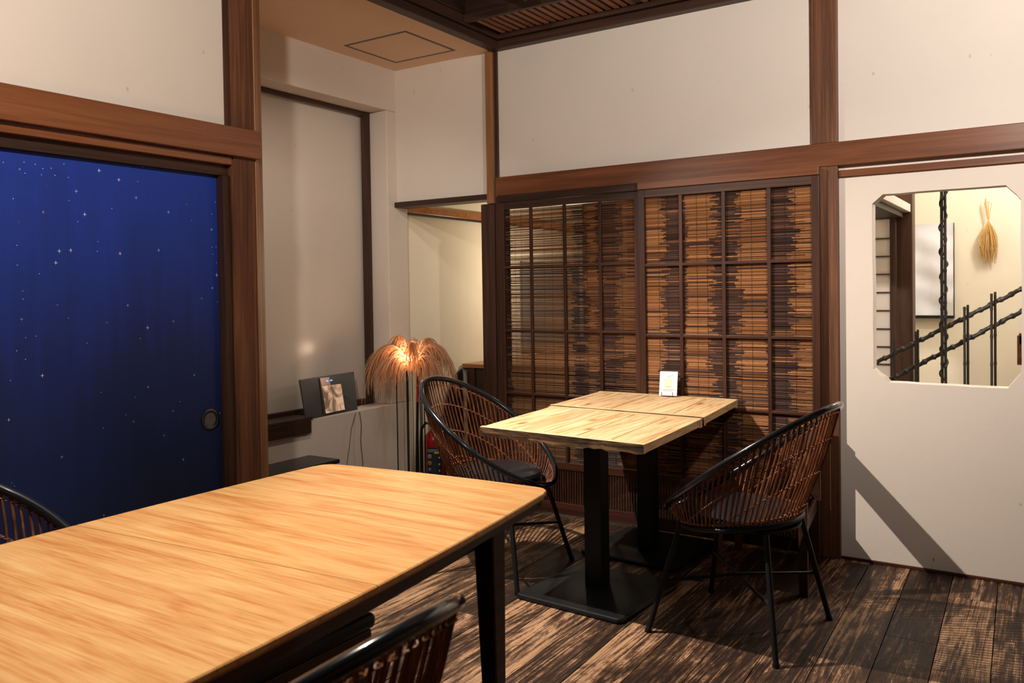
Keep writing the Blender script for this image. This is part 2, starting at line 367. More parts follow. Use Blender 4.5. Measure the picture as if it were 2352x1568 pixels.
def thing(name, label, cat, loc=(0, 0, 0), rz=0, group=None, built_local=False):
    o = bpy.data.objects.new(name, None); COL.objects.link(o); o.location = loc; o.rotation_euler = (0, 0, rz)
    o.empty_display_size = .1
    o['label'] = label; o['category'] = cat
    if group: o['group'] = group
    if not built_local: o['_w'] = tuple(loc)
    return o
def tag(o, label, cat, group=None):
    o['label'] = label; o['category'] = cat
    if group: o['group'] = group
    return o
def struct(name, mb, mat, **k):
    o = mb.build(name, mat, **k)
    if k.get('parent') is None: o['kind'] = 'structure'
    return o
def sroot(name, loc=(0, 0, 0), label=None):
    o = bpy.data.objects.new(name, None); COL.objects.link(o); o.location = loc; o['kind'] = 'structure'; o['_w'] = tuple(loc)
    if label: o['label'] = label
    return o
def copy_tree(o, parent=None):
    c = o.copy(); COL.objects.link(c)
    if parent is not None: c.parent = parent
    for ch in list(o.children): copy_tree(ch, c)
    return c

YB = 4.152; XA = -2.79; XW = -3.566
ZC = 2.70
# ================================================================== SETTING
# ---- floor
fl = struct('floor', MB().box(-4.0, -3.0, -.12, 3.2, 7.0, -.021), 'dark_y')
plank_cache = {}
rng = random.Random(3)
PW = .172
edges = []
x = -.557
while x > -3.75: x -= PW
while x < 3.0:
    y = -2.6+rng.random()*1.5
    ends = [-2.8]
    while y < 6.9: ends.append(y); y += 2.2+rng.random()*1.8
    ends.append(6.9)
    for a, b in zip(ends[:-1], ends[1:]):
        if b-a < .05: continue
        g = .0014; dz = rng.random()*.0012
        sh = lambda yy: (4.1-yy)*.030
        mb = MB().hexa([(x+g+sh(a), a+g, -.022), (x+PW-g+sh(a), a+g, -.022), (x+PW-g+sh(b), b-g, -.022), (x+g+sh(b), b-g, -.022)],
                       [(x+g+sh(a), a+g, -dz), (x+PW-g+sh(a), a+g, -dz), (x+PW-g+sh(b), b-g, -dz), (x+g+sh(b), b-g, -dz)])
        cxp, cyp = x+PW/2, (a+b)/2
        o = mb.build('plank', 'floor', org=(cxp, cyp, 0), bevel=.0015); o.parent = fl
    x += PW
# ---- ceiling
struct('ceiling', MB().box(-2.9, -3.0, 3.0, 3.2, 4.3, 3.1), 'dark_x')
cr = struct('ceiling_recess', MB().box(XW-.3, 2.0, 2.71, XA+.0, YB+.02, 2.80), 'tanceil')
h0, h1 = (-3.433, 3.552), (-2.970, 4.006)
hz = 2.710
mb = MB(); t = .016
for a, b, c, d in ((h0[0], h0[1], h1[0], h0[1]+t), (h0[0], h1[1]-t, h1[0], h1[1]), (h0[0], h0[1]+t, h0[0]+t, h1[1]-t), (h1[0]-t, h0[1]+t, h1[0], h1[1]-t)):
    mb.box(a, b, hz-.002, c, d, hz+.002)
mb.build('hatch_frame', 'hatchgrey', parent=cr, org=(0, 0, 0))
MB().box(h0[0]+t, h0[1]+t, hz-.0008, h1[0]-t, h1[1]-t, hz+.004).build('hatch_panel', 'tanceil', parent=cr, org=(0, 0, 0))
# ceiling edge beams (stepped mouldings)
struct('trim_1', MB().box(-2.80, 4.095, 2.700, 3.2, YB+.01, 2.745).box(-2.74, 4.070, 2.748, 3.2, YB+.01, 2.80), 'dark_x', bevel=.003)
struct('trim_2', MB().box(-2.80, -3.0, 2.700, -2.735, 4.094, 2.745).box(-2.80, -3.0, 2.748, -2.712, 4.069, 2.80).box(-2.80, -3., 2.80, -2.70, 4.15, 3.0), 'dark_y', bevel=.003)
# ---- slatted ceiling grille
g = thing('ceiling_grille', 'long brown slatted wooden grille set into the dark ceiling above the back wall', 'grille', (-1.6, 3.92, 2.76))
MB().box(-2.71, 3.735, 2.755, 3.0, 3.765, 2.87).build('grille_board', 'dark_x', g, bevel=.002)
MB().box(-2.71, 4.045, 2.802, 3.0, 4.15, 2.83).build('back_rail', 'dark_x', g)
MB().box(-2.71, 3.735, 2.90, 3.0, 4.15, 2.92).build('backing', 'dark_x', g)
sm = MB().box(-.0145, -.1485, -.011, .0145, .1485, .011).build('slat', 'grille', g, org=(0, 0, 0), bevel=.0015)
x = -2.665; k = 0
while x < .6:
    o = sm if k == 0 else sm.copy()
    if k: COL.objects.link(o); o.parent = g
    o.location = Vector((x, 3.914, 2.782))-Vector(g['_w']); k += 1
    x += .0478
    if k == 18: x += .02
MB().box(-2.665+.0478*18-.032, 3.766, 2.768, -2.665+.0478*18+.004, 4.044, 2.80).build('cross_bar', 'dark_y', g, bevel=.002)
# ---- plaster walls
# wall_back : upper plaster + right lower plaster with the octagonal opening
wb = struct('wall_back', MB().box(-3.6, YB, 1.849, 3.2, YB+.09, 3.0), 'plaster')
# lower right with octagon hole, built as a grid of quads round the hole
def octo():
    pts = [ony(2028, 446, YB), ony(2310, 425, YB), ony(2345, 458, YB), ony(2347, 855, YB), ony(2315, 892, YB), ony(2040, 878, YB), ony(2006, 848, YB), ony(2003, 468, YB)]
    return [(p.x, p.z) for p in pts]
oc = octo()
oc2 = []
for i in range(8):       # slightly uneven hand-trowelled edge
    a, b = oc[i], oc[(i+1) % 8]
    nn = 7 if math.dist(a, b) > .2 else 3
    for k in range(nn):
        t = k/nn; jx = rng.uniform(-.0022, .0022) if k else 0
        oc2.append((a[0]+(b[0]-a[0])*t+jx, a[1]+(b[1]-a[1])*t+jx))
bm = bmesh.new()
outer = [(-.93, 1.85), (3.2, 1.85), (3.2, -.02), (-.93, -.02)]
def loopv(pts, y): return [bm.verts.new((p[0], y, p[1])) for p in pts]
for y in (YB, YB+.085):
    vo = loopv(outer, y); vi = loopv(oc2, y)
    es = [bm.edges.new((l[i], l[(i+1) % len(l)])) for l in (vo, vi) for i in range(len(l))]
    bmesh.ops.triangle_fill(bm, use_beauty=True, use_dissolve=False, edges=es)
    if y == YB: vi0 = vi
    else: vi1 = vi
for i in range(len(vi0)):
    j = (i+1) % len(vi0); bm.faces.new((vi0[i], vi0[j], vi1[j], vi1[i]))
bmesh.ops.recalc_face_normals(bm, faces=bm.faces)
me = bpy.data.meshes.new('lower_plaster'); bm.to_mesh(me); bm.free(); me.materials.append(M['plaster_low'])
o = bpy.data.objects.new('lower_plaster', me); COL.objects.link(o); o.parent = wb
# wall_left (above the blue door and running behind the camera)
struct('wall_left', MB().box(XA-.12, -3.0, 1.92, XA, 2.25, 3.0).box(XA-.12, -3.0, 0, XA, -.75, 1.92), 'plaster')
struct('wall_alcove_side', MB().box(XW-.2, 2.25, 0, XA-.1, 2.36, 2.8), 'recess')
# window wall of the alcove, with the window opening
struct('wall_window', MB().box(XW-.25, 2.36, -.02, XW, 4.254, .575).box(XW-.25, 2.36, 2.446, XW, 4.254, 2.8)
       .box(XW-.25, 4.06, .575, XW, 4.254, 2.446), 'recess', bevel=.006)
struct('wall_back_room_left', MB().box(XW-.25, 4.254, -.02, XW-.045, 7.0, 2.7), 'cream')
struct('wall_back_room_far', MB().box(XW-.25, 6.75, -.02, -.9, 6.85, 2.7), 'red_x')
struct('ceiling_back_room', MB().box(XW-.25, 4.25, 2.45, -.9, 6.85, 2.55), 'cream')
struct('wall_partition', MB().box(-2.28, 4.86, -.02, -.98, 4.9, 2.45), 'red_x')
struct('wall_stair_left', MB().box(-1.06, 4.243, -.02, -.98, 6.8, 2.9), 'cream')
struct('wall_stair_far', MB().box(-1.0, 6.3, -1.0, 3.2, 6.4, 2.9), 'cream')
struct('ceiling_stair', MB().box(-1.06, 4.24, 2.7, 3.2, 6.4, 2.8), 'cream')
struct('wall_right', MB().box(3.1, -3.0, -.02, 3.2, 6.4, 3.1), 'plaster')
struct('wall_front', MB().box(-2.9, -3.0, -.02, 3.2, -2.9, 3.1), 'plaster')
# ---- timber frame: posts and beams
def board(name, a, mat, bevel=.003): return struct(name, MB().box(*a), mat, bevel=bevel)
NZ0, NZ1 = 1.847, 1.957
board('trim_3', (-2.776, YB-.035, NZ0, 3.15, YB+.0005, NZ1), 'red_x')                       # nageshi on the back wall
board('trim_4', (-.855, YB-.016, 1.795, 3.15, YB+.0005, 1.826), 'red_x', .002)              # kamoi strip right
board('trim_5', (-.972, YB-.031, NZ1, -.857, YB+.02, 2.698), 'post')                        # right post, upper
board('trim_6', (-.955, YB-.031, 0, -.857, YB+.10, NZ0), 'post')                            # right post, lower
board('trim_7', (-2.842, YB-.034, NZ0-.04, -2.795, YB+.02, 2.698), 'post_lit')             # corner post upper, lit face given lighter wood
board('trim_8', (-2.795, YB-.012, NZ1, -2.770, YB+.02, 2.698), 'dark_z')
board('trim_9', (-2.895, YB-.02, 0, -2.800, YB+.09, NZ0-.04), 'dark_z')                     # corner post lower
board('trim_10', (-2.799, YB-.01, 0, -2.758, YB+.09, NZ0), 'dark_z')
board('trim_11', (XW+.001, YB-.03, 1.833, -2.80, YB+.10, 1.866), 'dark_x')                  # small beam under the hanging wall
board('trim_12', (XW-.044, 4.256, 1.815, XW-.015, 6.74, 1.862), 'counter', .002)            # pale rail along back-room wall
board('trim_13', (XW-.044, 4.256, 1.800, XW-.022, 6.74, 1.8145), 'dark_y', .001)
# hanging wall above the passage
# left side: post with chamfer, nageshi, kamoi
py0, py1 = 2.235, 2.36
def left_post(name, z0, z1):
    c = .045
    poly = [(XA-.12, py0), (XA, py0), (XA+.012, py0+.004), (XA+.012, py1-.015), (XA-.022, py1+.048), (XA-.12, py1+.048)]
    mb = MB().prism(poly, z0, z1); return struct(name, mb, 'post')
left_post('trim_14', 0, 2.70)
# rounded arris of that post, coloured lighter where it catches light
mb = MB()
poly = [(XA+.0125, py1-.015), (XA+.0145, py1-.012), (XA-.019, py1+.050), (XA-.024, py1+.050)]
struct('trim_15', MB().prism(poly, 0.0, 2.70), 'post_lit')
board('trim_16', (XA-.01, 2.205, NZ1, XA+.004, 2.234, 2.70), 'dark_z', .002)
board('trim_17', (XA-.01, -2.9, NZ0-.005, XA+.034, 2.362, NZ1), 'red_y')                    # nageshi left
board('trim_18', (XA-.03, -2.9, 1.808, XA+.006, 2.234, 1.838), 'red_y', .002)               # kamoi left
board('trim_19', (XA-.06, -2.9, 1.765, XA-.022, 2.234, 1.807), 'dark_y', .002)
board('trim_20', (XA-.06, 2.198, 0, XA-.006, 2.234, 1.764), 'dark_z', .002)
board('baseboard_right', (-.855, YB-.010, 0, 3.1, YB+.0005, .012), 'screen_x', .001)
# ---- window in the alcove
wx = XW-.15
wn = sroot('window_1', (wx, 3.4, .575), 'tall alcove window with dark wooden frame and pale blind behind the glass')
MB().box(wx-.02, 4.005, .615, wx+.012, 4.058, 2.445).build('frame_stile', 'dark_z', wn, bevel=.002)
MB().box(wx-.02, 2.37, 2.420, wx+.006, 4.004, 2.445).build('frame_head', 'dark_y', wn, bevel=.002)
MB().box(wx-.02, 2.37, .577, wx+.012, 4.058, .614).build('frame_sill', 'dark_y', wn, bevel=.002)
MB().box(wx-.012, 2.37, .615, wx-.008, 4.004, 2.419).build('pane', 'glass', wn)
MB().box(wx-.06, 2.37, .58, wx-.045, 4.05, 2.44).build('blind_board', M['recess'], wn)
struct('trim_21', MB().box(XW-.13, 2.37, .576, XW+.022, 3.364, .592).box(XW+.0005, 2.37, .500, XW+.020, 3.355, .5755), 'dark_y', bevel=.002)
# ---- blue painted sliding door
bx = XA-.045
d1 = sroot('door_1', (bx, 1.2, 0), 'deep blue sliding panel door painted with small stars')
MB().box(bx-.02, -.7, .02, bx, 2.196, 1.764).build('panel', 'blue', d1, org=(0, 0, 0)).location = -Vector(d1['_w'])
pp = onx(482, 963, bx)
import math as _m
def ringx(x, c, r0, r1, t, n=36):
    mb = MB(); V = []; Fc = []
    prof = [(r0, 0), (r0, t*.6), ((r0+r1)/2, t), (r1, t*.7), (r1, 0)]
    for r, h in prof: V += [(x+h, c.y+r*math.cos(2*math.pi*k/n), c.z+r*math.sin(2*math.pi*k/n)) for k in range(n)]
    for i in range(len(prof)-1):
        for k in range(n): Fc.append((i*n+k, i*n+(k+1) % n, (i+1)*n+(k+1) % n, (i+1)*n+k))
    return mb.add(V, Fc)
dp = ringx(bx, pp, .028, .043, .006).build('door_pull', 'black_gloss', d1, smooth=True)
mb = MB(); n = 36
mb.add([(bx+.0012, pp.y+.028*math.cos(2*math.pi*k/n), pp.z+.028*math.sin(2*math.pi*k/n)) for k in range(n)]+[(bx+.0008, pp.y, pp.z)],
       [(k, (k+1) % n, n) for k in range(n)])
o = mb.build('pull_dish', plain('pull_dish_grey', (.16, .16, .17, 1), .25, .8), None, org=tuple(d1['_w'])); o.location = (0, 0, 0); o.parent = dp
W_ = (.75, .78, .8, 1); B_ = (.25, .5, .85, 1); T_ = (.12, .38, .42, 1); Y_ = (.75, .55, .3, 1); O_ = (.5, .28, .18, 1); D_ = (.06, .07, .05, 1)
S = []
for l, c, r in (([(308,1058),(165,1117),(242,1132),(440,1128),(295,1161),(352,1159),(172,1193),(285,1204),(378,1207),(470,1222),(1403,1190),(475,1380),(535,1527),(770,1436),(1285,1408),(1320,1519),(1458,1475),(1515,1395),(90,1368),(948,1251),(22,1118)], W_, 1),
                ([(365,1058),(135,1165)], B_, 2), ([(682,1175),(818,1238),(1252,1160),(1510,1203),(583,1477)], W_, 3), ([(985,1147),(297,1461)], O_, 2.4),
                ([(525,1317),(937,1362),(1160,1461)], B_, 3), ([(322,1283),(125,1040),(1395,1475),(130,1530)], D_, 3)):
    S += [(a/3, b/3, c, r) for a, b in l]
for l, c, r in (([(116,120),(675,95),(670,162),(118,257),(270,316),(1500,240),(1466,182),(1520,133),(1461,133),(156,436),(157,490),(395,532),(472,623),(735,653),(176,757),(245,746),(598,793),(966,762),(115,847),(175,905),(72,1052),(697,1134),(930,1167),(1240,1197),(866,1288),(710,1379),(1530,1275)], W_, 1),
                ([(1458,12)], Y_, 2.4), ([(408,160),(487,155),(827,177),(384,241),(1556,327),(1017,688),(291,1018)], W_, 2.8), ([(1093,155)], B_, 3),
                ([(1389,487),(148,630),(1195,644),(920,1334),(1193,1262),(1130,1430)], T_, 2.6), ([(1463,414),(880,534),(1338,1014),(1020,1097),(60,1323)], (.5, .65, .75, 1), 2.2), ([(1533,512)], O_, 1.6)):
    S += [(a/3, 523+b/3, c, r) for a, b in l]
S += [(425/3, 1046+3, T_, 2.6), (1262/3, 1046+9, (.5, .65, .7, 1), 2.4), (715/3, 1046+137, (.3, .4, .3, 1), 2), (80/3, 1109, T_, 1), (100/3, 1116, T_, 1)]
mb = MB()
for a, b, c, r in S:
    p = onx(a, b, bx)
    if p.y > 2.19 or p.z > 1.76: p.y = min(p.y, 2.188)
    if r == 1: q = .0016; V = [(bx+.0006, p.y+q*math.cos(k*math.pi/3), p.z+q*math.sin(k*math.pi/3)) for k in range(6)]; mb.add(V, [tuple(range(6))], c)
    else:
        q = .0026*r; V = []
        for k in range(8):
            rr = q*(1.15 if k in (2, 6) else 1) if k % 2 == 0 else q*.22
            V.append((bx+.0006, p.y+rr*math.cos(k*math.pi/4), p.z+rr*math.sin(k*math.pi/4)))
        mb.add(V+[(bx+.0008, p.y, p.z)], [(k, (k+1) % 8, 8) for k in range(8)], c)
mb.build('painted_stars', 'star', d1, kind='stuff')
# ================================================================== bamboo blind doors
LIGHT = [(.26, .112, .042), (.31, .140, .055), (.20, .082, .032), (.38, .185, .078)]
DARK = [(.058, .028, .020), (.080, .040, .030), (.042, .022, .018), (.11, .06, .048)]
def bamboo_door(name, label, x0, x1, y, bounds, mull, hz_l, seed):
    rg = random.Random(seed)
    d = sroot(name, ((x0+x1)/2, y, 0), label)
    st = .036; zt = 1.806; zb = .018
    MB().box(x0, y-.012, zb, x0+st, y+.014, zt).build('stile', 'screen_z', d, bevel=.002)
    MB().box(x1-st, y-.012, zb, x1, y+.014, zt).build('stile', 'screen_z', d, bevel=.002)
    MB().box(x0+st, y-.012, 1.765, x1-st, y+.014, zt).build('top_rail', 'dark_x', d, bevel=.002)
    MB().box(x0+st, y-.012, .272, x1-st, y+.014, .312).build('lock_rail', 'screen_x', d, bevel=.002)
    MB().box(x0+st, y-.012, zb, x1-st, y+.014, .082).build('bottom_rail', 'screen_x', d, bevel=.002)
    for q in mull: MB().box(q-.009, y-.011, .312, q+.009, y+.001, 1.765).build('mullion', 'screen_z', d, bevel=.0015)
    for q in hz_l: MB().box(x0+st, y-.0105, q-.007, x1-st, y-.001, q+.007).build('muntin', 'screen_x', d, bevel=.0015)
    mb = MB(); q = x0+st+.008
    while q < x1-st: mb.box(q-.0042, y-.006, .082, q+.0042, y+.004, .272); q += .0158
    mb.build('lattice_bars', 'screen_z', d, kind='stuff')
    # bamboo slats: every slat a thin rod whose colour changes at irregular places along it
    mb = MB(); z = .318; xa, xb = x0+st-.006, x1-st+.006; pitch = .0066
    yy = y+.0075
    drift = [rg.uniform(-.01, .01) for _ in bounds]
    while z < 1.762:
        bs = []
        for i, (bx_, amp) in enumerate(bounds):
            drift[i] = max(-.014, min(.014, drift[i]*.9+rg.gauss(0, .004)))
            bs.append(bx_+drift[i]+amp*(rg.random()-.5)*1.15)
        xs = [xa]; cols = []
        tone = rg.random(); dk = rg.random()
        cur = 0; P = []
        for i, bq in enumerate(bs+[xb]):
            a = xs[-1]; bq = max(a+.004, min(bq, xb)); P.append((a, bq, (i+FIRST[name]) % 2)); xs.append(bq)
        w0 = rg.gauss(0, .0006); w1 = rg.gauss(0, .0012); rad = RAD[name]+rg.random()*.0007
        if rg.random() < .03: rad *= .6
        for a, b_, isl in P:
            pal = LIGHT if isl else DARK
            if rg.random() < .10: pal = DARK if isl else LIGHT
            c = pal[rg.randrange(4)]; f_ = (.75+.5*rg.random())*(.62 if name == 'door_2' else 1); c = (c[0]*f_, c[1]*f_*rg.uniform(.93, 1.07), c[2]*f_, 1)  # left door's slat colours darkened for the weaker light on it
            za = z+w0+w1*(a-xa); zb_ = z+w0+w1*(b_-xa)
            V = []
            for X, Z in ((a, za), (b_, zb_)):
                V += [(X, yy-rad, Z), (X, yy, Z+rad), (X, yy+rad, Z), (X, yy, Z-rad)]
            mb.add(V, [(0, 1, 5, 4), (1, 2, 6, 5), (2, 3, 7, 6), (3, 0, 4, 7), (3, 2, 1, 0), (4, 5, 6, 7)], c)
        z += pitch
    mb.build('bamboo_slats', 'blind', d, kind='stuff')
    mb = MB(); cells = [x0+st]+list(mull)+[x1-st]
    for a, b_ in zip(cells[:-1], cells[1:]):
        for t in (.36, .60): q = a+(b_-a)*t; mb.tube([(q, yy-.0034, .315), (q+.002, yy-.0034, 1.0), (q, yy-.0034, 1.762)], .0008, 4)
    mb.build('binding_threads', 'thread', d)
    return d
RAD = {'door_2': .00238, 'door_3': .00268}
FIRST = {'door_2': 0, 'door_3': 1}
bx_ = lambda p, yy=650: ony(p, yy, 4.12).x
bamboo_door('door_2', 'left sliding door of smoked bamboo slats, shaded dark, with lit room showing through', -2.757, -1.853, 4.128,
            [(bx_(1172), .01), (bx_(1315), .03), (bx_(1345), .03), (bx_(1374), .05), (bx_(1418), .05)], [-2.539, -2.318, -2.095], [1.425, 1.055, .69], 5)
bamboo_door('door_3', 'right sliding door of smoked bamboo slats in alternating tan and dark bands, behind the wall table', -1.852, -.932, 4.096,
            [(bx_(1528), .05), (bx_(1578), .02), (bx_(1640), .05), (bx_(1700), .05), (bx_(1766), .015), (bx_(1826), .05)], [-1.618, -1.393, -1.168], [1.41, 1.042, .68], 9)
struct('trim_22', MB().box(-2.757, 4.108, 1.808, -1.858, 4.15, 1.846), 'dark_x', bevel=.002)
struct('trim_23', MB().box(-1.852, 4.078, 1.808, -.934, 4.15, 1.846), 'red_x', bevel=.002)

# ================================================================== BACK ROOM
c = thing('sideboard', 'dark wooden sideboard with orange-brown top seen past the corner post and through the bamboo door', 'sideboard', (-3.19, 5.75, 0))
MB().box(-3.60, 4.87, .742, -2.78, 6.6, .770).build('top', 'counter', c, bevel=.003)
MB().box(-3.57, 4.90, .05, -2.81, 6.57, .740).build('body', 'walnut', c, bevel=.003)
MB().box(-3.57, 4.885, .06, -3.50, 4.90, .740).build('stile', 'dark_z', c, bevel=.002)
MB().box(-3.48, 4.888, .10, -3.02, 4.899, .71).build('door', 'walnut', c, bevel=.003)
for px_, py_ in ((-3.53, 4.94), (-2.86, 4.94), (-3.53, 6.5), (-2.86, 6.5)): MB().box(px_-.02, py_-.02, 0, px_+.02, py_+.02, .049).build('foot', 'walnut', c)
p = onz(1300, 812, .77)
mb = MB(); mb.lathe([(.001, 0), (.09, .002), (.12, .04), (.11, .09), (.07, .12), (.001, .125)], p.x-.02, p.y+.25, .7705, 20)
tag(mb.build('woven_basket', 'lump', org=(p.x-.02, p.y+.25, .7705), smooth=True), 'dark woven lump on the sideboard seen through the left bamboo door', 'basket')
q = onz(1322, 806, .77)
mb = MB().box(q.x-.05, q.y+.10, .7705, q.x+.03, q.y+.104, .83)
tag(mb.build('small_card', 'paper', org=(q.x, q.y+.1, .7705)), 'small white card standing on the sideboard beside the dark woven basket', 'card')
mb = MB().box(q.x-.12, q.y-.08, .7705, q.x+.16, q.y-.02, .7725)
tag(mb.build('paper_sheet', 'paper', org=(q.x, q.y-.05, .7705)), 'white paper sheet lying flat on the sideboard, glimpsed through the bamboo', 'paper')
a_ = onx(1196, 600, -3.6); b_ = onx(1330, 830, -3.6)
mb = MB().box(-3.608, a_.y, .80, -3.590, b_.y, a_.z)
tag(mb.build('wall_hanging', 'bluegrey', org=(-3.6, a_.y, .80)), 'blue-grey hanging panel on far wall, glimpsed through the left bamboo door', 'hanging')
# grey sheet shaped as the shadow on the wall beside the sideboard
mb = MB(); V = [(-3.600, 4.60, 0), (-3.600, 4.86, 0), (-3.600, 4.86, .735), (-3.600, 4.78, .70), (-3.600, 4.66, .52), (-3.600, 4.6, .30)]
V2 = [(x+.012, y, z) for x, y, z in V]; n = 6
mb.add(V+V2, [tuple(range(n)), tuple(range(2*n-1, n-1, -1))]+[(i, n+i, n+(i+1) % n, (i+1) % n) for i in range(n)])
tag(mb.build('wall_shadow_shape', 'slate', org=(-3.6, 4.73, 0)), 'grey shape standing in for the curved shadow on the wall left of the sideboard', 'board')

# ================================================================== STAIR ROOM seen through the octagonal opening
yS = 5.2
a = ony(2004, 505, yS); b = ony(2044, 505, yS); c2 = ony(2044, 880, yS)
sh = thing('shoji_screen', 'pale paper shoji screen with dark horizontal bars inside the octagonal opening', 'screen', ((a.x+b.x)/2, yS, .4))
xs0 = a.x-.10; xs1 = b.x
MB().box(xs0, yS+.004, .4, xs1, yS+.008, a.z).build('paper', 'shojipaper', sh)
zs = [ony(2025, yy, yS).z for yy in (548, 589, 630, 671.5, 713, 755, 796, 836)]
for z in zs: MB().box(xs0, yS-.008, z-.0035, xs1, yS+.003, z+.0035).build('bar', 'dark_x', sh)
MB().box(xs1, yS-.012, .4, xs1+.032, yS+.02, a.z+.03).build('stile', 'dark_z', sh, bevel=.002)
MB().box(xs0, yS-.012, a.z, xs1, yS+.02, a.z+.055).build('top_rail', 'dark_x', sh, bevel=.002)
pa = ony(2054, 600, 5.25); pb = ony(2096, 600, 5.25)
struct('trim_24', MB().box(pa.x, 5.25, -.1, pb.x, 5.36, 2.7), 'dark_z', bevel=.003)
pc = ony(2091, 487, 5.24)
struct('trim_25', MB().box(pc.x-.10, 4.25, pc.z, pc.x, 5.245, pc.z+.045), 'recess', bevel=.002)
struct('trim_26', MB().box(pc.x-.16, 4.25, pc.z-.03, pc.x-.035, 5.245, pc.z-.001), 'dark_y', bevel=.002)
struct('wall_stair_side', MB().box(-1.0, 5.37, -.1, pa.x+.02, 5.45, 2.7), 'cream')
struct('floor_stair', MB().box(-.9, 4.26, .0, 3.0, 6.3, .02), 'dark_x')
# railing
yR = 4.50
rl = thing('stair_railing', 'black knotted bamboo stair railing rising to the right inside the octagonal opening', 'railing', (-.45, yR, .02))
def knotted(mb, p0, p1, r, node=.055, amp=.35, seg=70, ph=0):
    p0 = Vector(p0); p1 = Vector(p1); L = (p1-p0).length; pts = []; rr = []
    n = int(L/.008)
    for i in range(n+1):
        t = i/n; s_ = t*L/node+ph; k = abs(((s_) % 1)-.5)*2
        side = math.sin(s_*math.pi)*r*.22
        pts.append(p0.lerp(p1, t)+Vector((0, side*.6, side))); rr.append(r*(1+amp*max(0, k-.6)/.4*1.2))
    mb.tube(pts, rr, 8)
for k, (q0, q1) in enumerate((((2004, 842), (2354, 653)), ((2040, 874), (2354, 700)))):
    mb = MB(); knotted(mb, ony(*q0, yR+.02*k)-Vector((.15, 0, .075)) if k == 0 else ony(*q0, yR+.02), ony(*q1, yR+.02*k)+Vector((.25, 0, .13)), .0095, .048, .55)
    mb.build('rail', 'bamboo_dark', rl, smooth=True)
def bpole(mb, x, y, z0, z1, r, lean=0, nd=.13):
    pts = []; rr = []; n = int((z1-z0)/.01)
    for i in range(n+1):
        z = z0+(z1-z0)*i/n; k = (z/nd) % 1
        pts.append((x+lean*(z-z0), y, z)); rr.append(r*(1.28 if k < .06 else 1))
    mb.tube(pts, rr, 8)
for pa_, pb_, top in (((2104, 880), (2108, 880), 757), ((2216, 880), (2223, 880), 700), ((2278, 880), (2286, 880), 670), ((2052, 870), (2054, 870), 782)):
    mb = MB()
    for j, q_ in enumerate((pa_, pb_)):
        if j == 0 and top == 782: continue
        p = ony(*q_, yR-.02); zt_ = ony(q_[0]-3, top+(4 if j == 0 else 0), yR-.02).z
        bpole(mb, p.x, yR-.022+.012*j, .02, zt_, .0056, 0)
    mb.build('post', 'bamboo_dark', rl, smooth=True)
p = ony(2168, 880, yR-.05)
pz = thing('bamboo_pole', 'tall black bamboo pole pair bound with twisted vine, in the middle of the octagonal opening', 'pole', (p.x, yR-.055, .02))
mb = MB(); bpole(mb, p.x-.006, yR-.055, .02, 2.69, .0068); bpole(mb, p.x+.008, yR-.052, .02, 2.69, .0062, 0, .15); mb.build('culms', 'bamboo_dark', pz, smooth=True)
mb = MB(); pts = []
for i in range(700):
    z = .02+i*.00375; s_ = z/.115*2*math.pi; rb = .016+.002*math.sin(z*37)
    pts.append((p.x+rb*math.cos(s_), yR-.054+rb*math.sin(s_), z))
mb.tube(pts, [.0035+.0018*max(0, math.sin(i*.35)) for i in range(len(pts))], 6); mb.build('vine', 'bamboo_dark', pz, smooth=True)
# hanging white cloth
yF = 6.3
ca, cb = ony(2097, 516, yF), ony(2190, 512, yF); cc = ony(2190, 727, yF)
ct = thing('hanging_cloth', 'wrinkled white cloth hanging from a flat dark rod on cream stairwell wall', 'cloth', ((ca.x+cb.x)/2, yF-.03, cc.z))
mb = MB(); nx, nz_ = 30, 40; V = []
x0_, x1_ = ca.x-.12, cb.x
rr_ = random.Random(4); ph = [rr_.random()*6 for _ in range(6)]
for j in range(nz_+1):
    for i in range(nx+1):
        u = i/nx; v = j/nz_; zz = cc.z+.01+(ca.z-cc.z-.01)*v
        w_ = .010*math.sin(9*u+5*v+ph[0])+.007*math.sin(17*u-11*v+ph[1])+.005*math.sin(5*u+23*v+ph[2])
        sag = -.008*math.sin(math.pi*u) if j == nz_ else 0
        V.append((x0_+(x1_-x0_)*u, yF-.028+w_*(1-.3*v), zz+sag+.006*math.sin(3*u+ph[3])*v))
mb.add(V, [(j*(nx+1)+i, j*(nx+1)+i+1, (j+1)*(nx+1)+i+1, (j+1)*(nx+1)+i) for j in range(nz_) for i in range(nx)])
mb.build('cloth', 'cloth', ct, smooth=True)
MB().box(x0_, yF-.05, cc.z-.010, x1_+.006, yF-.002, cc.z+.008).build('bottom_rod', 'black', ct)
MB().box(x1_+.001, yF-.012, cc.z-.01, x1_+.005, yF-.004, ca.z).build('side_cord', 'black', ct)
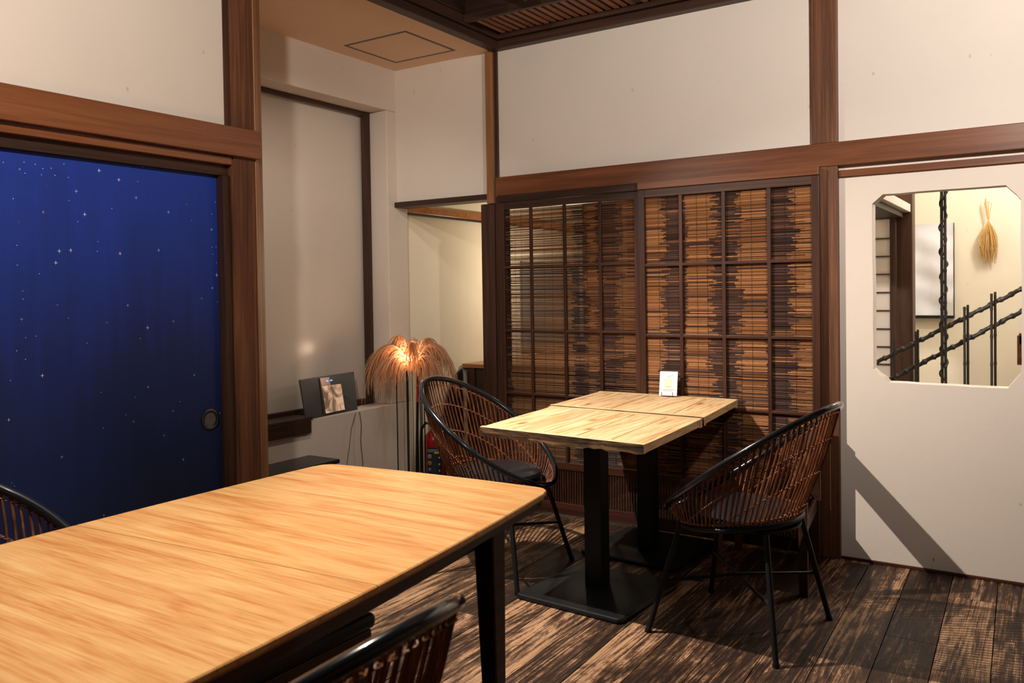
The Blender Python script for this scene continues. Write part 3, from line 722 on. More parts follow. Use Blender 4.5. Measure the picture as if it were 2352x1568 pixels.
# wheat bundle
wt, wm, wb_ = ony(2270, 462, yF), ony(2271, 505, yF), ony(2271, 608, yF)
wh = thing('wheat_bundle', 'dried golden wheat bundle hanging upside down on the cream stairwell wall', 'dried plant', (wt.x, yF-.05, wb_.z))
mb = MB(); rr_ = random.Random(8)
for k in range(9):
    dx = rr_.uniform(-.022, .022); mb.tube([(wt.x+dx, yF-.045, wt.z+rr_.uniform(-.02, .02)), (wm.x+dx*.15, yF-.045, wm.z), (wm.x-dx*.6, yF-.05, wm.z-.03)], .0016, 5)
mb.build('stalks', 'straw', wh)
mb = MB()
for k in range(130):
    a2 = rr_.uniform(-1, 1); d_ = rr_.uniform(0, 1); ln = rr_.uniform(.55, 1)
    ex = wm.x+a2*.052; H_ = (wm.z-wb_.z)
    pts = [(wm.x+a2*.004, yF-.048, wm.z-.01), (wm.x+a2*.035, yF-.045-d_*.03, wm.z-H_*.35*ln-.01), (ex, yF-.04-d_*.035, wm.z-H_*.7*ln), (ex-a2*.012+rr_.uniform(-.01, .01), yF-.035-d_*.03, wm.z-H_*ln)]
    mb.tube(pts, [.0012, .0022, .0026, .0008], 4)
mb.build('ears', 'straw', wh, kind='stuff')
p = ony(2342, 800, 5.3)
mb = MB().box(p.x-.012, 5.3, ony(2342, 838, 5.3).z, p.x+.05, 5.34, ony(2342, 770, 5.3).z).box(p.x-.004, 5.30, ony(2342, 800, 5.3).z+.02, p.x+.06, 5.36, ony(2342, 765, 5.3).z)
tag(mb.build('wooden_bracket', 'red_x', org=(p.x, 5.32, p.z), bevel=.003), 'small dark wooden bracket at the right edge of the octagonal opening', 'bracket')

# ================================================================== DINING TABLE (foreground)
TZ = .725
tA = R(3.8); tc_ = Vector((-1.530, .80, 0))
def tl(u, v, z=0):   # u across (x), v along (y)
    return (tc_.x+u*math.cos(tA)-v*math.sin(tA), tc_.y+u*math.sin(tA)+v*math.cos(tA), z)
HL = 1.21
def hw(v): return .472-.055*(v/HL)**2
dt = thing('dining_table', 'large orange-brown wooden dining table with dark apron and rounded corners, nearest the camera', 'table', (tc_.x, tc_.y, 0))
def outline(v0, v1, inset=0):
    pts = []; n = 14; rc = .05
    def side(sgn):
        out = []
        for i in range(n+1):
            v = v0+(v1-v0)*i/n; out.append((sgn*(hw(v)-inset), v))
        return out
    rgt = side(1); lft = side(-1)
    def endcurve(v, s):   # bowed end with rounded corners
        h = hw(v)-inset; o_ = []
        for k in range(6):
            a = math.pi/2*k/5; o_.append((h-rc+rc*math.cos(a), v-s*rc+s*rc*math.sin(a)))
        for k in range(1, 8): o_.append((h-rc-(2*(h-rc))*k/8, v+s*.012*math.sin(math.pi*k/8)))
        for k in range(6):
            a = math.pi/2+math.pi/2*k/5; o_.append((-(h-rc)+rc*math.cos(a), v-s*rc+s*rc*math.sin(a)))
        return o_
    if v1 > 1.1:
        rgt = [q for q in rgt if q[1] < v1-rc-.01]; lft = [q for q in lft if q[1] < v1-rc-.01]
        poly = rgt+endcurve(v1-inset, 1)+lft[::-1]
    elif v0 < -1.1:
        rgt = [q for q in rgt if q[1] > v0+rc+.01]; lft = [q for q in lft if q[1] > v0+rc+.01]
        poly = rgt+lft[::-1]+[(x_, y_) for x_, y_ in endcurve(v0+inset, -1)[::-1]]
    else: poly = rgt+lft[::-1]
    return poly
for v0, v1 in ((.362, HL), (-.36, .360), (-HL, -.362)):
    for nm, z0, z1, mt, ins in (('tabletop_leaf', TZ-.006, TZ, 'teak', 0),):
        poly = [tl(u, v)[:2] for u, v in outline(v0, v1)]
        poly2 = [tl(u, v)[:2] for u, v in outline(v0, v1, .010)]
        n = len(poly); mb = MB()
        if len(poly2) == n:
            V = [(x_, y_, TZ-.022) for x_, y_ in poly2]+[(x_, y_, TZ-.012) for x_, y_ in poly]+[(x_, y_, TZ-.003) for x_, y_ in poly]
            poly3 = [tl(u*.995, v) for u, v in outline(v0, v1)]
            V += [(x_, y_, TZ) for x_, y_ in [tl(u, v)[:2] for u, v in outline(v0, v1, .002)]]
            Fc = [tuple(range(n-1, -1, -1)), tuple(range(3*n, 4*n))]
            for l_ in range(3):
                for i in range(n): Fc.append((l_*n+i, l_*n+(i+1) % n, (l_+1)*n+(i+1) % n, (l_+1)*n+i))
            mb.add(V, Fc)
        else: mb.prism(poly, TZ-.022, TZ)
        mb.build('tabletop_leaf', 'teak', dt)
vs = [-1.12+2.24*i/14 for i in range(15)]
uf = [(hw(v)-.012, v) for v in vs]+[(.40, 1.175), (.35, 1.198), (-.35, 1.198), (-.40, 1.175)]+[(-hw(v)+.012, v) for v in vs[::-1]]+[(-.40, -1.175), (-.35, -1.198), (.35, -1.198), (.40, -1.175)]
MB().prism([tl(u, v)[:2] for u, v in uf], TZ-.040, TZ-.0225).build('under_frame', 'teak_dark', dt)
for s_ in (-1, 1):
    mb = MB(); n = 16
    for i in range(n):
        va, vb = -.978+1.956*i/n, -.978+1.956*(i+1)/n
        q = lambda v, d: s_*(hw(v)-d)
        pts = [tl(q(va, .088), va), tl(q(vb, .088), vb), tl(q(vb, .108), vb), tl(q(va, .108), va)]
        if s_ < 0: pts = pts[::-1]
        mb.hexa([(p_[0], p_[1], TZ-.095) for p_ in pts[::-1]], [(p_[0], p_[1], TZ-.0405) for p_ in pts[::-1]])
    mb.build('apron', 'teak_dark', dt)
for v in (.99, -.99):
    pts = [tl(-.34, v-.011), tl(.34, v-.011), tl(.34, v+.011), tl(-.34, v+.011)]
    MB().hexa([(p_[0], p_[1], TZ-.095) for p_ in pts], [(p_[0], p_[1], TZ-.0405) for p_ in pts]).build('apron', 'teak_dark', dt)
for su in (-1, 1):
    for sv in (-1, 1):
        u, v = su*.362, sv*.95
        mb = MB(); bq, tq = .019, .031
        cb_ = tl(u+su*.008, v+sv*.008); ctp = tl(u, v)
        mb.hexa([(cb_[0]-bq, cb_[1]-bq, 0), (cb_[0]+bq, cb_[1]-bq, 0), (cb_[0]+bq, cb_[1]+bq, 0), (cb_[0]-bq, cb_[1]+bq, 0)],
                [(ctp[0]-tq, ctp[1]-tq, TZ-.041), (ctp[0]+tq, ctp[1]-tq, TZ-.041), (ctp[0]+tq, ctp[1]+tq, TZ-.041), (ctp[0]-tq, ctp[1]+tq, TZ-.041)])
        mb.build('leg', 'teak_dark', dt, bevel=.006)

# dark stool under the dining table
p = onz(866, 1400, .47)
bs = thing('bench', 'low dark bench with a padded top pushed under the dining table', 'bench', (p.x-.22, p.y-.30, 0))
x1_, y1_ = p.x, p.y
MB().box(x1_-.27, y1_-.75, .425, x1_, y1_, .465).build('seat', 'black', bs, bevel=.014)
MB().box(x1_-.26, y1_-.74, .02, x1_-.008, y1_-.012, .424).build('body', 'teak_dark', bs, bevel=.004)
MB().box(x1_-.25, y1_-.70, 0, x1_-.03, y1_-.03, .019).build('plinth', 'black', bs)

# ================================================================== WALL TABLES
WZ = .73
def quad_pt(A, B, C_, D, u, v, z):   # u along A->B, v along A->D
    x_ = (A[0]*(1-u)+B[0]*u)*(1-v)+(D[0]*(1-u)+C_[0]*u)*v; y_ = (A[1]*(1-u)+B[1]*u)*(1-v)+(D[1]*(1-u)+C_[1]*u)*v
    return (x_, y_, z)
def wall_table(label, A, B, C_, D, dz, colp, basec, seed):
    rg = random.Random(seed); zt = WZ+dz; th = .034
    t = thing('cafe_table', label, 'table', (colp[0], colp[1], 0), group='pale plank tables by the bamboo doors')
    def slab(name, u0, u1, v0, v1, z0, z1, mat, bev=.002):
        q = [(u0, v0), (u1, v0), (u1, v1), (u0, v1)]
        return MB().hexa([quad_pt(A, B, C_, D, u, v, z0) for u, v in q], [quad_pt(A, B, C_, D, u, v, z1) for u, v in q]).build(name, mat, t, bevel=bev)
    e = .045
    def roughbatten(v0, v1):      # front / back batten with uneven lower arris
        mb = MB(); n = 26; out = v0 if v0 < .5 else v1
        V = []
        for i in range(n+1):
            u = i/n; j = rg.uniform(-.006, .003); k = rg.uniform(-.004, .002)*(1 if v0 < .5 else -1)
            for v, z in ((v0 + (k if v0 < .5 else 0), zt-th+j), (v1+(k if v0 > .5 else 0), zt-th+j), (v1, zt+.0015), (v0, zt+.0015-abs(k)*.2)): V.append(quad_pt(A, B, C_, D, u, v, z))
        Fc = [(3, 2, 1, 0), tuple(4*n+i for i in range(4))]
        for i in range(n):
            for k in range(4): Fc.append((i*4+k, i*4+(k+1) % 4, (i+1)*4+(k+1) % 4, (i+1)*4+k))
        mb.add(V, Fc); return mb
    o = roughbatten(0, e).build('front_batten', 'oak_x', t)
    o.data.materials.append(M['oak_edge'])
    for fi, pg in enumerate(o.data.polygons):
        if fi >= 2 and (fi-2) % 4 == 3: pg.material_index = 1
    slab('edge_face', 0, 1, -.004, -.0005, zt-th+.004, zt-.004, 'oak_edge', 0) if False else None
    roughbatten(1-e, 1).build('back_batten', 'oak_x', t)
    us = [0, .19, .40, .60, .80, 1]
    for a, b in zip(us[:-1], us[1:]):
        slab('plank', a+.0019, b-.0019, e+.0015, 1-e-.0015, zt-th+rg.uniform(-.002, .002), zt-rg.uniform(0, .0012), 'oak', .0015)
    for v in (.25, .75): slab('cleat', .12, .88, v-.04, v+.04, zt-th-.025, zt-th-.003, 'black')
    cxp, cyp = colp
    MB().box(cxp-.04, cyp-.04, .022, cxp+.04, cyp+.04, zt-th-.026).build('column', 'black', t, bevel=.003)
    MB().box(cxp-.16, cyp-.16, zt-th-.0255, cxp+.16, cyp+.16, zt-th-.0253).build('mount_plate', 'black', t)
    bxc, byc = basec; a = R(-4); hs = .252
    q = [(bxc+math.cos(a)*u-math.sin(a)*v, byc+math.sin(a)*u+math.cos(a)*v) for u, v in ((-hs, -hs), (hs, -hs), (hs, hs), (-hs, hs))]
    rq = []
    for i in range(4):
        ang0 = a+[math.pi, -math.pi/2, 0, math.pi/2][i]; sx, sy = ((-1, -1), (1, -1), (1, 1), (-1, 1))[i]
        cu, cv = sx*(hs-.025), sy*(hs-.025)
        for k in range(5):
            g_ = [math.pi, -math.pi/2, 0, math.pi/2][i]+math.pi/2*k/4
            u = cu+.025*math.cos(g_); v = cv+.025*math.sin(g_)
            rq.append((bxc+math.cos(a)*u-math.sin(a)*v, byc+math.sin(a)*u+math.cos(a)*v))
    MB().prism(rq, 0, .021).build('base_plate', 'black', t, bevel=.008)
    return t
P1 = ((-1.985, 2.800), (-1.232, 2.742), (-1.268, 3.428), (-2.040, 3.474))
P2 = ((-2.050, 3.478), (-1.262, 3.432), (-1.322, 4.070), (-2.088, 4.084))
wall_table('pale plank cafe table on black pedestal, nearer the camera of the joined pair', *P1, 0, (-1.66, 3.20), (-1.635, 3.155), 1)
wall_table('pale plank cafe table touching the bamboo doors, with the white menu card on it', *P2, .004, (-1.67, 3.76), (-1.69, 3.82), 2)

# menu card in small wire stand
cpos = onz(1534, 911, WZ+.004)
mc = thing('menu_card', 'white menu card in a small wire stand at the back of the plank table', 'card', (cpos.x, cpos.y, WZ+.0045))
ang = math.atan2(-cpos.x, cpos.y)*.35
wv = Vector((math.cos(ang), math.sin(ang), 0)); bk = Vector((-wv.y, wv.x, 0))
def card_pt(u, h, d=0): return cpos+wv*u+Vector((0, 0, .006+h*.97))+bk*(h*.22+d)
cw, chh = .046, .125
def cslab(name, u0, u1, h0, h1, d, th, mat, par):
    return MB().hexa([card_pt(u0, h0, d), card_pt(u1, h0, d), card_pt(u1, h0, d+th), card_pt(u0, h0, d+th)],
                     [card_pt(u0, h1, d), card_pt(u1, h1, d), card_pt(u1, h1, d+th), card_pt(u0, h1, d+th)]).build(name, mat, mc)
cslab('card', -cw, cw, 0, chh, 0, .0016, 'paper', mc)
cslab('print_panel', -.022, .020, .040, .088, -.0004, .0003, 'paper_tint', mc)
mb = MB()
for u0, u1, h in ((.003, .026, .103), (-.008, .012, .098), (-.030, -.018, .110), (-.032, .034, .032), (-.030, .030, .028), (-.026, .02, .024)):
    mb.hexa([card_pt(u0, h, -.0005), card_pt(u1, h, -.0005), card_pt(u1, h, -.0003), card_pt(u0, h, -.0003)], [card_pt(u0, h+.0013, -.0005), card_pt(u1, h+.0013, -.0005), card_pt(u1, h+.0013, -.0003), card_pt(u0, h+.0013, -.0003)])
for k in range(3):
    u0 = -.012+k*.009; mb.hexa([card_pt(u0, .045, -.0007), card_pt(u0+.006, .045, -.0007), card_pt(u0+.006, .045, -.0005), card_pt(u0, .045, -.0005)], [card_pt(u0, .0475, -.0007), card_pt(u0+.006, .0475, -.0007), card_pt(u0+.006, .0475, -.0005), card_pt(u0, .0475, -.0005)])
mb.build('printed_lines', 'ink', mc, kind='stuff')
mb = MB()
for u in (-.033, .024):
    mb.tube([card_pt(u, .018, -.002), card_pt(u, -.001, -.003), card_pt(u, -.004, .02), card_pt(u, -.004, .06), card_pt(u, .06, .004)], .0011, 6)
mb.tube([card_pt(-.033, -.004, .03), card_pt(.024, -.004, .03)], .0011, 6)
mb.build('wire_stand', 'black', mc)

# ================================================================== RATTAN BASKET CHAIRS
def rim_pt(t):
    bx0, bz0, fx, fz, b = -.365, .866, .273, .419, .284
    return Vector(((bx0+fx)/2+(fx-bx0)/2*math.cos(t), b*math.sin(t)*(1-.02*math.cos(t)), (bz0+fz)/2+(fz-bz0)/2*math.cos(t)-.0+.01*math.sin(t)**2))
def ring_pt(t): return Vector((-.002+.226*math.cos(t), .228*math.sin(t), .428-.030*math.cos(t)))
def basket(t, s):   # s 0 ring .. 1 rim
    a, b = ring_pt(t), rim_pt(t); p = a.lerp(b, s); h = b.z-a.z
    out = Vector((math.cos(t), math.sin(t), 0)); p += out*(.010*math.sin(math.pi*s)*min(1, h/.3))
    return p
def make_chair(label, group):
    t = thing('rattan_chair', label, 'chair', (0, 0, 0), 0, group)
    B = lambda mb, *a, **k: mb.build(*a, **k)
    o0 = dict(org=(0, 0, 0))
    TT = [2*math.pi*k/96 for k in range(96)]
    MB().tube([rim_pt(q) for q in TT], .0125, 12, True).build('rim', 'black_gloss', t, smooth=True, **o0)
    MB().tube([ring_pt(q)-Vector((0, 0, .012)) for q in TT], .010, 10, True).build('seat_ring', 'black', t, smooth=True, **o0)
    mb = MB(); rg = random.Random(11); n = 84
    for k in range(n):
        r0 = .0036+rg.random()*.0008
        q = 2*math.pi*(k+.5)/n+rg.uniform(-.008, .008)
        lean = .10*math.sin(q)
        ln = (rim_pt(q)-ring_pt(q)).length; ns = max(3, int(ln/.03))
        pts = [basket(q+lean*0+.03*math.sin(q)*s/ns, s/ns*.985) for s in range(ns+1)]
        mb.tube(pts, [r0*(1.12 if i_ % 3 == 1 else 1) for i_ in range(len(pts))], 6)
    mb.build('rattan_rods', 'rattan', t, smooth=True, kind='stuff', **o0)
    mb = MB()
    def coil(f, q0, q1, n_, amp, rr):
        for ph_ in (0, math.pi):
            pts = []
            for i in range(n_+1):
                q = q0+(q1-q0)*i/n_; p = f(q); s_ = i*math.pi*.5+ph_
                out = Vector((math.cos(q), math.sin(q), 0)); pts.append(p+out*amp*math.cos(s_)+Vector((0, 0, amp*.55*math.sin(s_))))
            mb.tube(pts, rr, 4, caps=False)
    coil(lambda q: basket(q, .93 if rim_pt(q).z > .5 else .7), 0, 2*math.pi, 300, .0052, .0014)
    coil(lambda q: basket(q, .03), 0, 2*math.pi, 300, .0062, .0018)
    for hz_, q0 in ((.13, .7), (.26, 1.1), (.39, 1.55)):   # three rows that stay a set distance below the rim
        f = lambda q, d=hz_: basket(q, max(.04, 1-d/max(.05, (rim_pt(q)-ring_pt(q)).length)))
        lo = q0+.25
        coil(f, lo, 2*math.pi-lo, 260, .0052, .0014)
    mb.build('woven_binding', 'weave', t, smooth=True, kind='stuff', **o0)
    prof = [(.001, -.008), (.19, -.008), (.214, .002), (.221, .012), (.214, .025), (.185, .036), (.10, .043), (.001, .044)]
    mb = MB(); mb.lathe(prof, -.012, 0, .432, 48); mb.build('seat_cushion', 'leather', t, smooth=True, **o0)
    MB().lathe([(.001, 0), (.215, 0), (.215, .008), (.001, .008)], -.012, 0, .412, 40).build('seat_pan', 'black', t, **o0)
    for sx in (-1, 1):
        for sy in (-1, 1):
            MB().tube([(sx*.165-.01, sy*.165, .415), (sx*.248, sy*.262, .0)], [.0105, .0105], 12).build('leg', 'black', t, smooth=True, **o0)
            MB().tube([(sx*.2462, sy*.2601, .012), (sx*.248, sy*.262, 0.0)], .0125, 12).build('foot_cap', 'black', t, smooth=True, **o0)
    for a_, b_ in (((1, 1), (-1, -1)), ((1, -1), (-1, 1))):
        f_ = .55; g_ = .2
        pa_ = Vector((a_[0]*(.165+.083*f_), a_[1]*(.165+.097*f_), .415*(1-f_))); pb_ = Vector((b_[0]*(.165+.083*f_), b_[1]*(.165+.097*f_), .415*(1-f_)))
        mid = (pa_+pb_)/2+Vector((0, 0, .012 if a_[1] > 0 else -.0))
        MB().tube([pa_, mid, pb_], .0062, 8).build('cross_brace', 'black', t, smooth=True, **o0)
    return t
GR = None
chairs = [((-2.178, 3.211), 2.9, 'rattan basket chair left of the plank table, seen from its open front'),
          ((-1.013, 3.119), 173.5, 'rattan basket chair right of the plank table, in front of the white wall'),
          ((-1.038, .800), 181.7, 'rattan basket chair cut off by the picture bottom, right of the dining table'),
          ((-1.985, .905), 8.5, 'rattan basket chair before the blue door, only its curved back top showing')]
c0 = make_chair(chairs[0][2], 'rattan basket chairs with black rims')
for i, (xy, hd, lb) in enumerate(chairs):
    o = c0 if i == 0 else copy_tree(c0)
    o.location = (xy[0], xy[1], 0); o.rotation_euler = (0, 0, R(hd)); o['label'] = lb

# dark wooden chair behind the right rattan chair
wc = thing('wooden_chair', 'low dark wooden chair tucked behind the right rattan chair, by the corner post', 'chair', (-1.07, 3.75, 0))
yn, yf = 3.56, 4.03
skx = lambda y: -.06*(y-yn)/(yf-yn)
def wbox(x0, y0, z0, x1, y1, z1):
    return MB().hexa([(x0+skx(y0), y0, z0), (x1+skx(y0), y0, z0), (x1+skx(y1), y1, z0), (x0+skx(y1), y1, z0)],
                     [(x0+skx(y0), y0, z1), (x1+skx(y0), y0, z1), (x1+skx(y1), y1, z1), (x0+skx(y1), y1, z1)])
for nm, (x_, y_, z1_) in enumerate(((-.885, yn, .665), (-.885, yf, .665), (-1.25, yn, .30), (-1.25, yf, .30))):
    wbox(x_-.018, y_-.018, 0, x_+.018, y_+.018, z1_).build('leg', 'teak_dark' if nm < 2 else 'red_x', wc, bevel=.003)
wbox(-1.27, yn-.02, .302, -.906, yf+.02, .33).build('seat', 'teak_dark', wc, bevel=.006)
wbox(-.892, yn+.0182, .53, -.872, yf-.0182, .655).build('back_rail', 'teak_dark', wc, bevel=.004)
wbox(-.897, yn+.0182, .245, -.877, yf-.0182, .300).build('stretcher', 'teak_dark', wc, bevel=.003)

# ================================================================== ALCOVE OBJECTS
# tilted charcoal board with lit picture
tb = thing('display_board', 'charcoal board leaning on the window sill with a small lit picture in its middle', 'display', (-3.57, 3.54, .593))
zS = .577
c_bl, c_br = Vector((-3.560, 3.345, zS+.018)), Vector((-3.590, 3.775, zS))
def brd(px, py, d=0):    # plane through the bottom edge, leaning back
    nrm = (c_br-c_bl).cross(Vector((-.075, .0, .24))).normalized()
    r_ = ray(px, py); o_ = Vector((0, 0, HC)); t_ = (c_bl-o_).dot(nrm)/r_.dot(nrm); return o_+r_*t_
nrm = (c_br-c_bl).cross(Vector((-.075, .0, .24))).normalized()
if nrm.x < 0: nrm = -nrm
def bquad(name, pts, d0, d1, mat, par, **k):
    P = [brd(*q) for q in pts]
    return MB().hexa([p_+nrm*d0 for p_ in P], [p_+nrm*d1 for p_ in P]).build(name, mat, par, **k)
bo = bquad('board', [(703, 962), (822, 942), (813, 853), (688, 872)], -.010, 0, 'slate', tb, bevel=.003)
bquad('picture', [(747, 950), (790, 941), (781, 882), (737, 887.5)], .006, .008, 'picture', tb)
bquad('picture_case', [(743, 951), (791, 942), (779, 864), (732, 869)], .0005, .0055, 'slate', tb)
bquad('picture_head', [(737, 887), (757, 884.5), (754, 866.5), (733, 869)], .006, .0078, plain('peach_print', srgb(205, 160, 130), .3), tb)
for px_, lt in ((749, 0), (758.5, 1)):
    p = brd(px_, 875.5-lt*1.4)+nrm*.0085
    mb = MB(); mb.sphere(p, .007, 8, .6)
    mb.build('indicator_light', emis('indicator_blue%d' % lt, (.12, .3, 1, 1), 1.6), tb, smooth=True)
mb = MB(); p0 = brd(820, 943)
pts = [p0+Vector((.01, 0, 0)), onx(826, 948, -3.555), onx(830, 975, -3.552), onx(828, 1010, -3.552), onx(833, 1060, -3.552), onx(834, 1120, -3.552), Vector((-3.552, onx(834, 1120, -3.552).y, .004))]
mb.tube(pts, .0024, 6)
tag(mb.build('power_cable', 'cable', org=(pts[-1].x, pts[-1].y, 0), smooth=True), 'thin grey cable hanging from the charcoal board down the alcove wall', 'cable')
mb = MB(); pts = [onx(817, 946, -3.553), onx(806, 985, -3.553), onx(803, 1020, -3.553), onx(797, 1060, -3.553), onx(800, 1110, -3.553)]; pts.append(Vector((-3.553, pts[-1].y, .004)))
mb.tube(pts, .0016, 6)
tag(mb.build('signal_cable', 'cable', org=(pts[-1].x, pts[-1].y, 0), smooth=True), 'finer cord left of the grey cable on the alcove wall under the charcoal board', 'cable')
# low black bench/cabinet in the alcove
lb = thing('low_cabinet', 'low black cabinet against the alcove wall under the window', 'cabinet', (-3.44, 2.85, 0))
MB().box(-3.563, 2.40, .350, -3.325, 3.352, .373).build('top', 'blacktop', lb, bevel=.003)
MB().box(-3.56, 2.42, .03, -3.335, 3.34, .349).build('body', 'blacktop', lb, bevel=.003)
MB().box(-3.55, 2.45, 0, -3.35, 3.30, .029).build('plinth', 'black', lb)

# pampas lamp
lx, ly = -3.30, 3.96
pl = thing('pampas_lamp', 'floor lamp of black rods topped with drooping pampas plumes around a glowing bulb', 'lamp', (lx, ly, 0))
hd_ = Vector((.839, .544, 0))  # sideways direction used to spread the rods
stem_px = [912, 933, 938, 947, 960, 966, 972, 976, 985]
MB().lathe([(.001, 0), (.068, 0), (.068, .012), (.001, .012)], lx, ly, 0, 32).build('base', 'black', pl)
for k, sx_ in enumerate(stem_px):
    off = (sx_-950)/395; dep = (-.03, .03, -.01, .04, 0, .02, -.04, .01, .03)[k]
    p = Vector((lx, ly, 0))+hd_*off+Vector((-hd_.y, hd_.x, 0))*dep
    MB().tube([p+Vector((0, 0, .001)), p+Vector((0, 0, .45)), p+Vector((random.uniform(-.004, .004), 0, .80+.04*random.random()))], .0036 if k not in (3, 8) else .002, 8).build('rod', 'black', pl)
mb = MB(); mb.tube([Vector((lx+.01, ly, .013)), Vector((lx+.02, ly+.005, .40)), Vector((lx+.03, ly+.01, .78))], .0085, 8); mb.build('cord_stem', 'black', pl)
bulb_p = Vector((lx-.012, ly-.01, .885))
mb = MB(); mb.sphere(bulb_p, .017, 10, 1.2); mb.build('bulb', 'bulb', pl, smooth=True)
point('pampas_bulb', bulb_p+Vector((.02, -.04, .03)), 3.6, (1, .76, .52), .055)
rg = random.Random(21)
def plume(ang, reach, rise, n, ln, spread=.5):
    mb = MB(); d = hd_*math.cos(ang)+Vector((-hd_.y, hd_.x, 0))*math.sin(ang); side = Vector((-d.y, d.x, 0))
    base = Vector((lx, ly, .80))+d*.02
    def sp(s_): return base+d*(reach*s_**1.4)+Vector((0, 0, rise*math.sin(s_*math.pi*.60)))
    mb.tube([sp(i/10) for i in range(11)], .0028, 5)
    for k in range(n):
        s_ = rg.random()**.7; p = sp(s_); tg = (sp(min(1, s_+.05))-sp(s_-.05 if s_ > .05 else 0)).normalized()
        L_ = ln*(.55+.75*rg.random()); lat = rg.gauss(0, spread*.55)
        v0 = (tg*.75+d*.35+side*lat+Vector((0, 0, .25*rg.random()))).normalized()
        g_ = .75+.7*rg.random(); cu = rg.uniform(-.012, .012); pts = []
        for i in range(10):
            u = i/9; curl = max(0, u-.75)
            q = p+v0*(L_*(u-.25*u*u))+Vector((0, 0, -L_*g_*u*u))-d*(L_*1.2*curl*curl)+side*cu*math.sin(u*5+k)
            pts.append(q)
        mb.tube(pts, [.0017]*5+[.0016, .0015, .0013, .001, .0006], 3, caps=False)
    mb.build('plume', 'plume', pl)
plume(math.pi, .13, .165, 300, .20)
plume(math.pi*.86, .07, .215, 150, .15, .35)
plume(math.pi*1.16, .11, .10, 180, .17)
plume(0, .11, .165, 280, .19)
plume(.35, .07, .20, 140, .14, .35)
plume(-.5, .09, .10, 160, .16)
plume(-1.5, .03, .175, 170, .12, .6)
plume(1.5, .03, .19, 140, .12, .6)
# red tassel hanging from the lamp
p = onx(957, 868, lx+.04)
ts = thing('red_tassel', 'red cord and tassel hanging below the plumes of the pampas lamp', 'tassel', (p.x, p.y, p.z-.14))
mb = MB(); mb.tube([p+Vector((0, 0, .03)), p+Vector((.002, .001, -.05))], .0035, 6); mb.sphere(p+Vector((.002, 0, -.05)), .008, 6); mb.build('cord', 'tassel', ts)
mb = MB()
for k in range(26):
    a = rg.random()*6.28; r_ = .007*rg.random()**.5
    mb.tube([p+Vector((.002+.4*r_*math.cos(a), .4*r_*math.sin(a), -.055)), p+Vector((.004+r_*math.cos(a), r_*math.sin(a), -.145))], .0014, 4)
mb.build('fringe', 'tassel', ts, kind='stuff')

# fire extinguisher
ex, ey = -3.245, 4.088
fe = thing('fire_extinguisher', 'red fire extinguisher with black hose standing on the floor behind left rattan chair', 'extinguisher', (ex, ey, 0))
MB().lathe([(.001, 0), (.060, 0), (.063, .01), (.063, .36), (.060, .385), (.048, .41), (.028, .428), (.022, .44), (.001, .442)], ex, ey, 0, 40).build('tank', 'red', fe, smooth=True)
MB().lathe([(.001, .443), (.018, .443), (.024, .452), (.024, .470), (.016, .485), (.001, .487)], ex, ey, 0, 20).build('valve', 'chrome', fe, smooth=True)
mb = MB(); v_ = hd_
mb.tube([Vector((ex, ey, .485))-v_*.01, Vector((ex, ey, .505))+v_*.03, Vector((ex, ey, .525))+v_*.085], .006, 6)
mb.tube([Vector((ex, ey, .488))-v_*.01, Vector((ex, ey, .492))+v_*.04, Vector((ex, ey, .487))+v_*.085], .005, 6); mb.build('handle', 'black', fe)
hp = [Vector((ex, ey, .468))-v_*.018, Vector((ex, ey, .478))-v_*.05, Vector((ex, ey, .44))-v_*.078, Vector((ex, ey, .36))-v_*.082, Vector((ex, ey, .22))-v_*.082, Vector((ex, ey, .10))-v_*.080]
MB().tube(hp, [.009, .009, .009, .009, .009, .013], 10).build('hose', 'black', fe, smooth=True)
MB().tube([hp[-1]+Vector((0, 0, .055)), hp[-1]+Vector((0, 0, .075))], .0145, 10).build('hose_clip', 'chrome', fe)
cdir = math.atan2(-ey, -ex)   # label faces the room
def curved(name, a0, a1, z0, z1, r, mat, n=14):
    mb = MB(); V = []
    for i in range(n+1):
        a = cdir+a0+(a1-a0)*i/n
        V += [(ex+r*math.cos(a), ey+r*math.sin(a), z0), (ex+r*math.cos(a), ey+r*math.sin(a), z1)]
    mb.add(V, [(2*i, 2*i+2, 2*i+3, 2*i+1) for i in range(n)]); return mb.build(name, mat, lab if name != 'label' else fe)
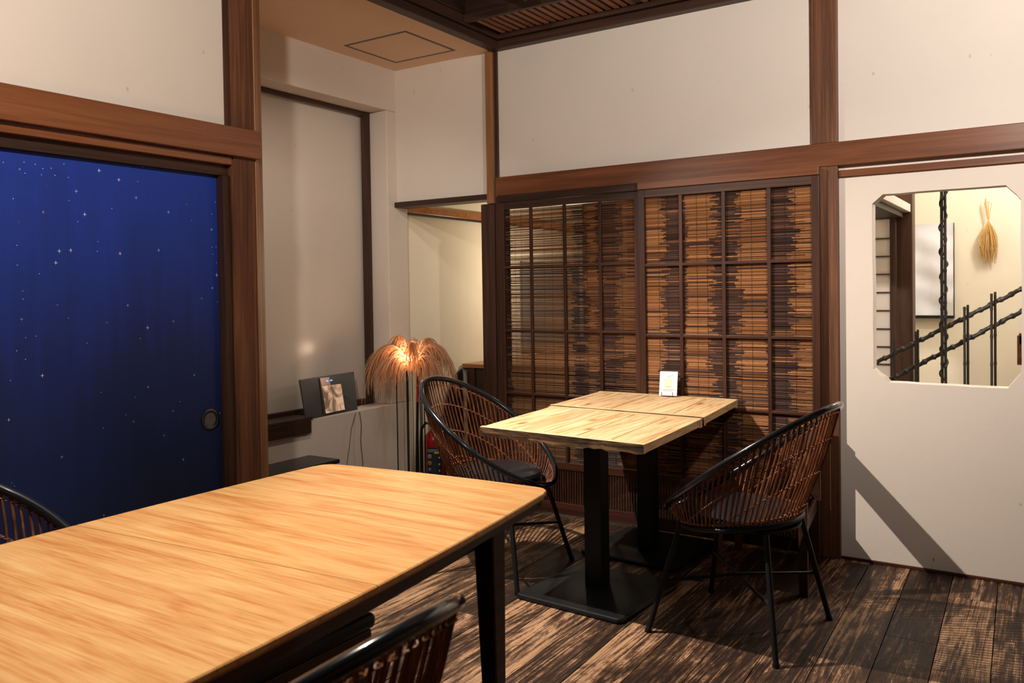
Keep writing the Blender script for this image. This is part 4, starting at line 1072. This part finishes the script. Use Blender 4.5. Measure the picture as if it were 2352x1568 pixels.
# angles: negative = left in the picture
lab = None
lab = curved('label', -.75, .80, .155, .335, .0634, 'navy')
lab['_w'] = tuple(fe['_w'])
curved('label_band', .0, .78, .296, .306, .0637, 'lab_yellow')
curved('label_border', -.72, .78, .318, .3205, .0637, 'lab_white')
curved('label_border', -.72, .78, .308, .310, .0637, 'lab_white')
def disc(a, z, rr, mat, r=.0637, inner=None):
    mb = MB(); n = 20; V = []
    for k in range(n):
        du = rr*math.cos(2*math.pi*k/n); dz = rr*math.sin(2*math.pi*k/n); aa = cdir+a+du/.063
        V.append((ex+r*math.cos(aa), ey+r*math.sin(aa), z+dz))
    aa = cdir+a; V.append((ex+r*math.cos(aa), ey+r*math.sin(aa), z)); mb.add(V, [(k, (k+1) % n, n) for k in range(n)])
    o = mb.build('pictogram', mat, lab); return o
for z, mt in ((.280, 'lab_white'), (.240, 'lab_yellow'), (.200, 'lab_blue')):
    disc(-.50, z, .0125, mt); disc(-.50, z, .0098, 'navy' if mt != 'lab_blue' else 'lab_blue', .0639); disc(-.49, z+.001, .0042, mt if mt != 'lab_blue' else 'lab_white', .0641)
# vertical writing on the label
try:
    fnt = bpy.data.fonts.load(bpy.utils.system_resource('DATAFILES', path='fonts')+'/Noto Sans CJK Regular.woff2')
except Exception: fnt = None
for i, chs in enumerate('業務用'):
    cu = bpy.data.curves.new('lettering', 'FONT'); cu.body = chs
    if fnt: cu.font = fnt
    cu.size = .036; cu.align_x = 'CENTER'; cu.align_y = 'CENTER'; cu.extrude = .0003
    tmp = bpy.data.objects.new('tmp', cu); COL.objects.link(tmp)
    dg = bpy.context.evaluated_depsgraph_get(); me = bpy.data.meshes.new_from_object(tmp.evaluated_get(dg)); bpy.data.objects.remove(tmp)
    me.name = 'letter'; me.materials.clear(); me.materials.append(M['lab_white'])
    o = bpy.data.objects.new('letter', me); COL.objects.link(o)
    a = cdir+.46; o.parent = lab; wpos = Vector((ex+.0646*math.cos(a), ey+.0646*math.sin(a), .270-i*.040))
    o.location = wpos-Vector(fe['_w']); o.rotation_euler = (math.pi/2, 0, a+math.pi/2)

# track spotlight hanging from the dark ceiling
p = onz(1212, 2, 2.72)
sp = thing('ceiling_spotlight', 'black ceiling spotlight at the top edge of the picture', 'lamp', (p.x, p.y, 3.0))
MB().tube([(p.x-.06, p.y-.12, 2.98), (p.x-.06, p.y-.12, 2.80)], .012, 10).build('stem', 'black', sp)
MB().tube([(p.x-.10, p.y-.16, 2.83), (p.x+.01, p.y-.0, 2.745)], .034, 18).build('head', 'black', sp, smooth=True)
MB().box(p.x-.5, p.y-.14, 2.98, p.x+.5, p.y-.10, 3.0).build('track', 'black', sp)
# small fitting on the door track end
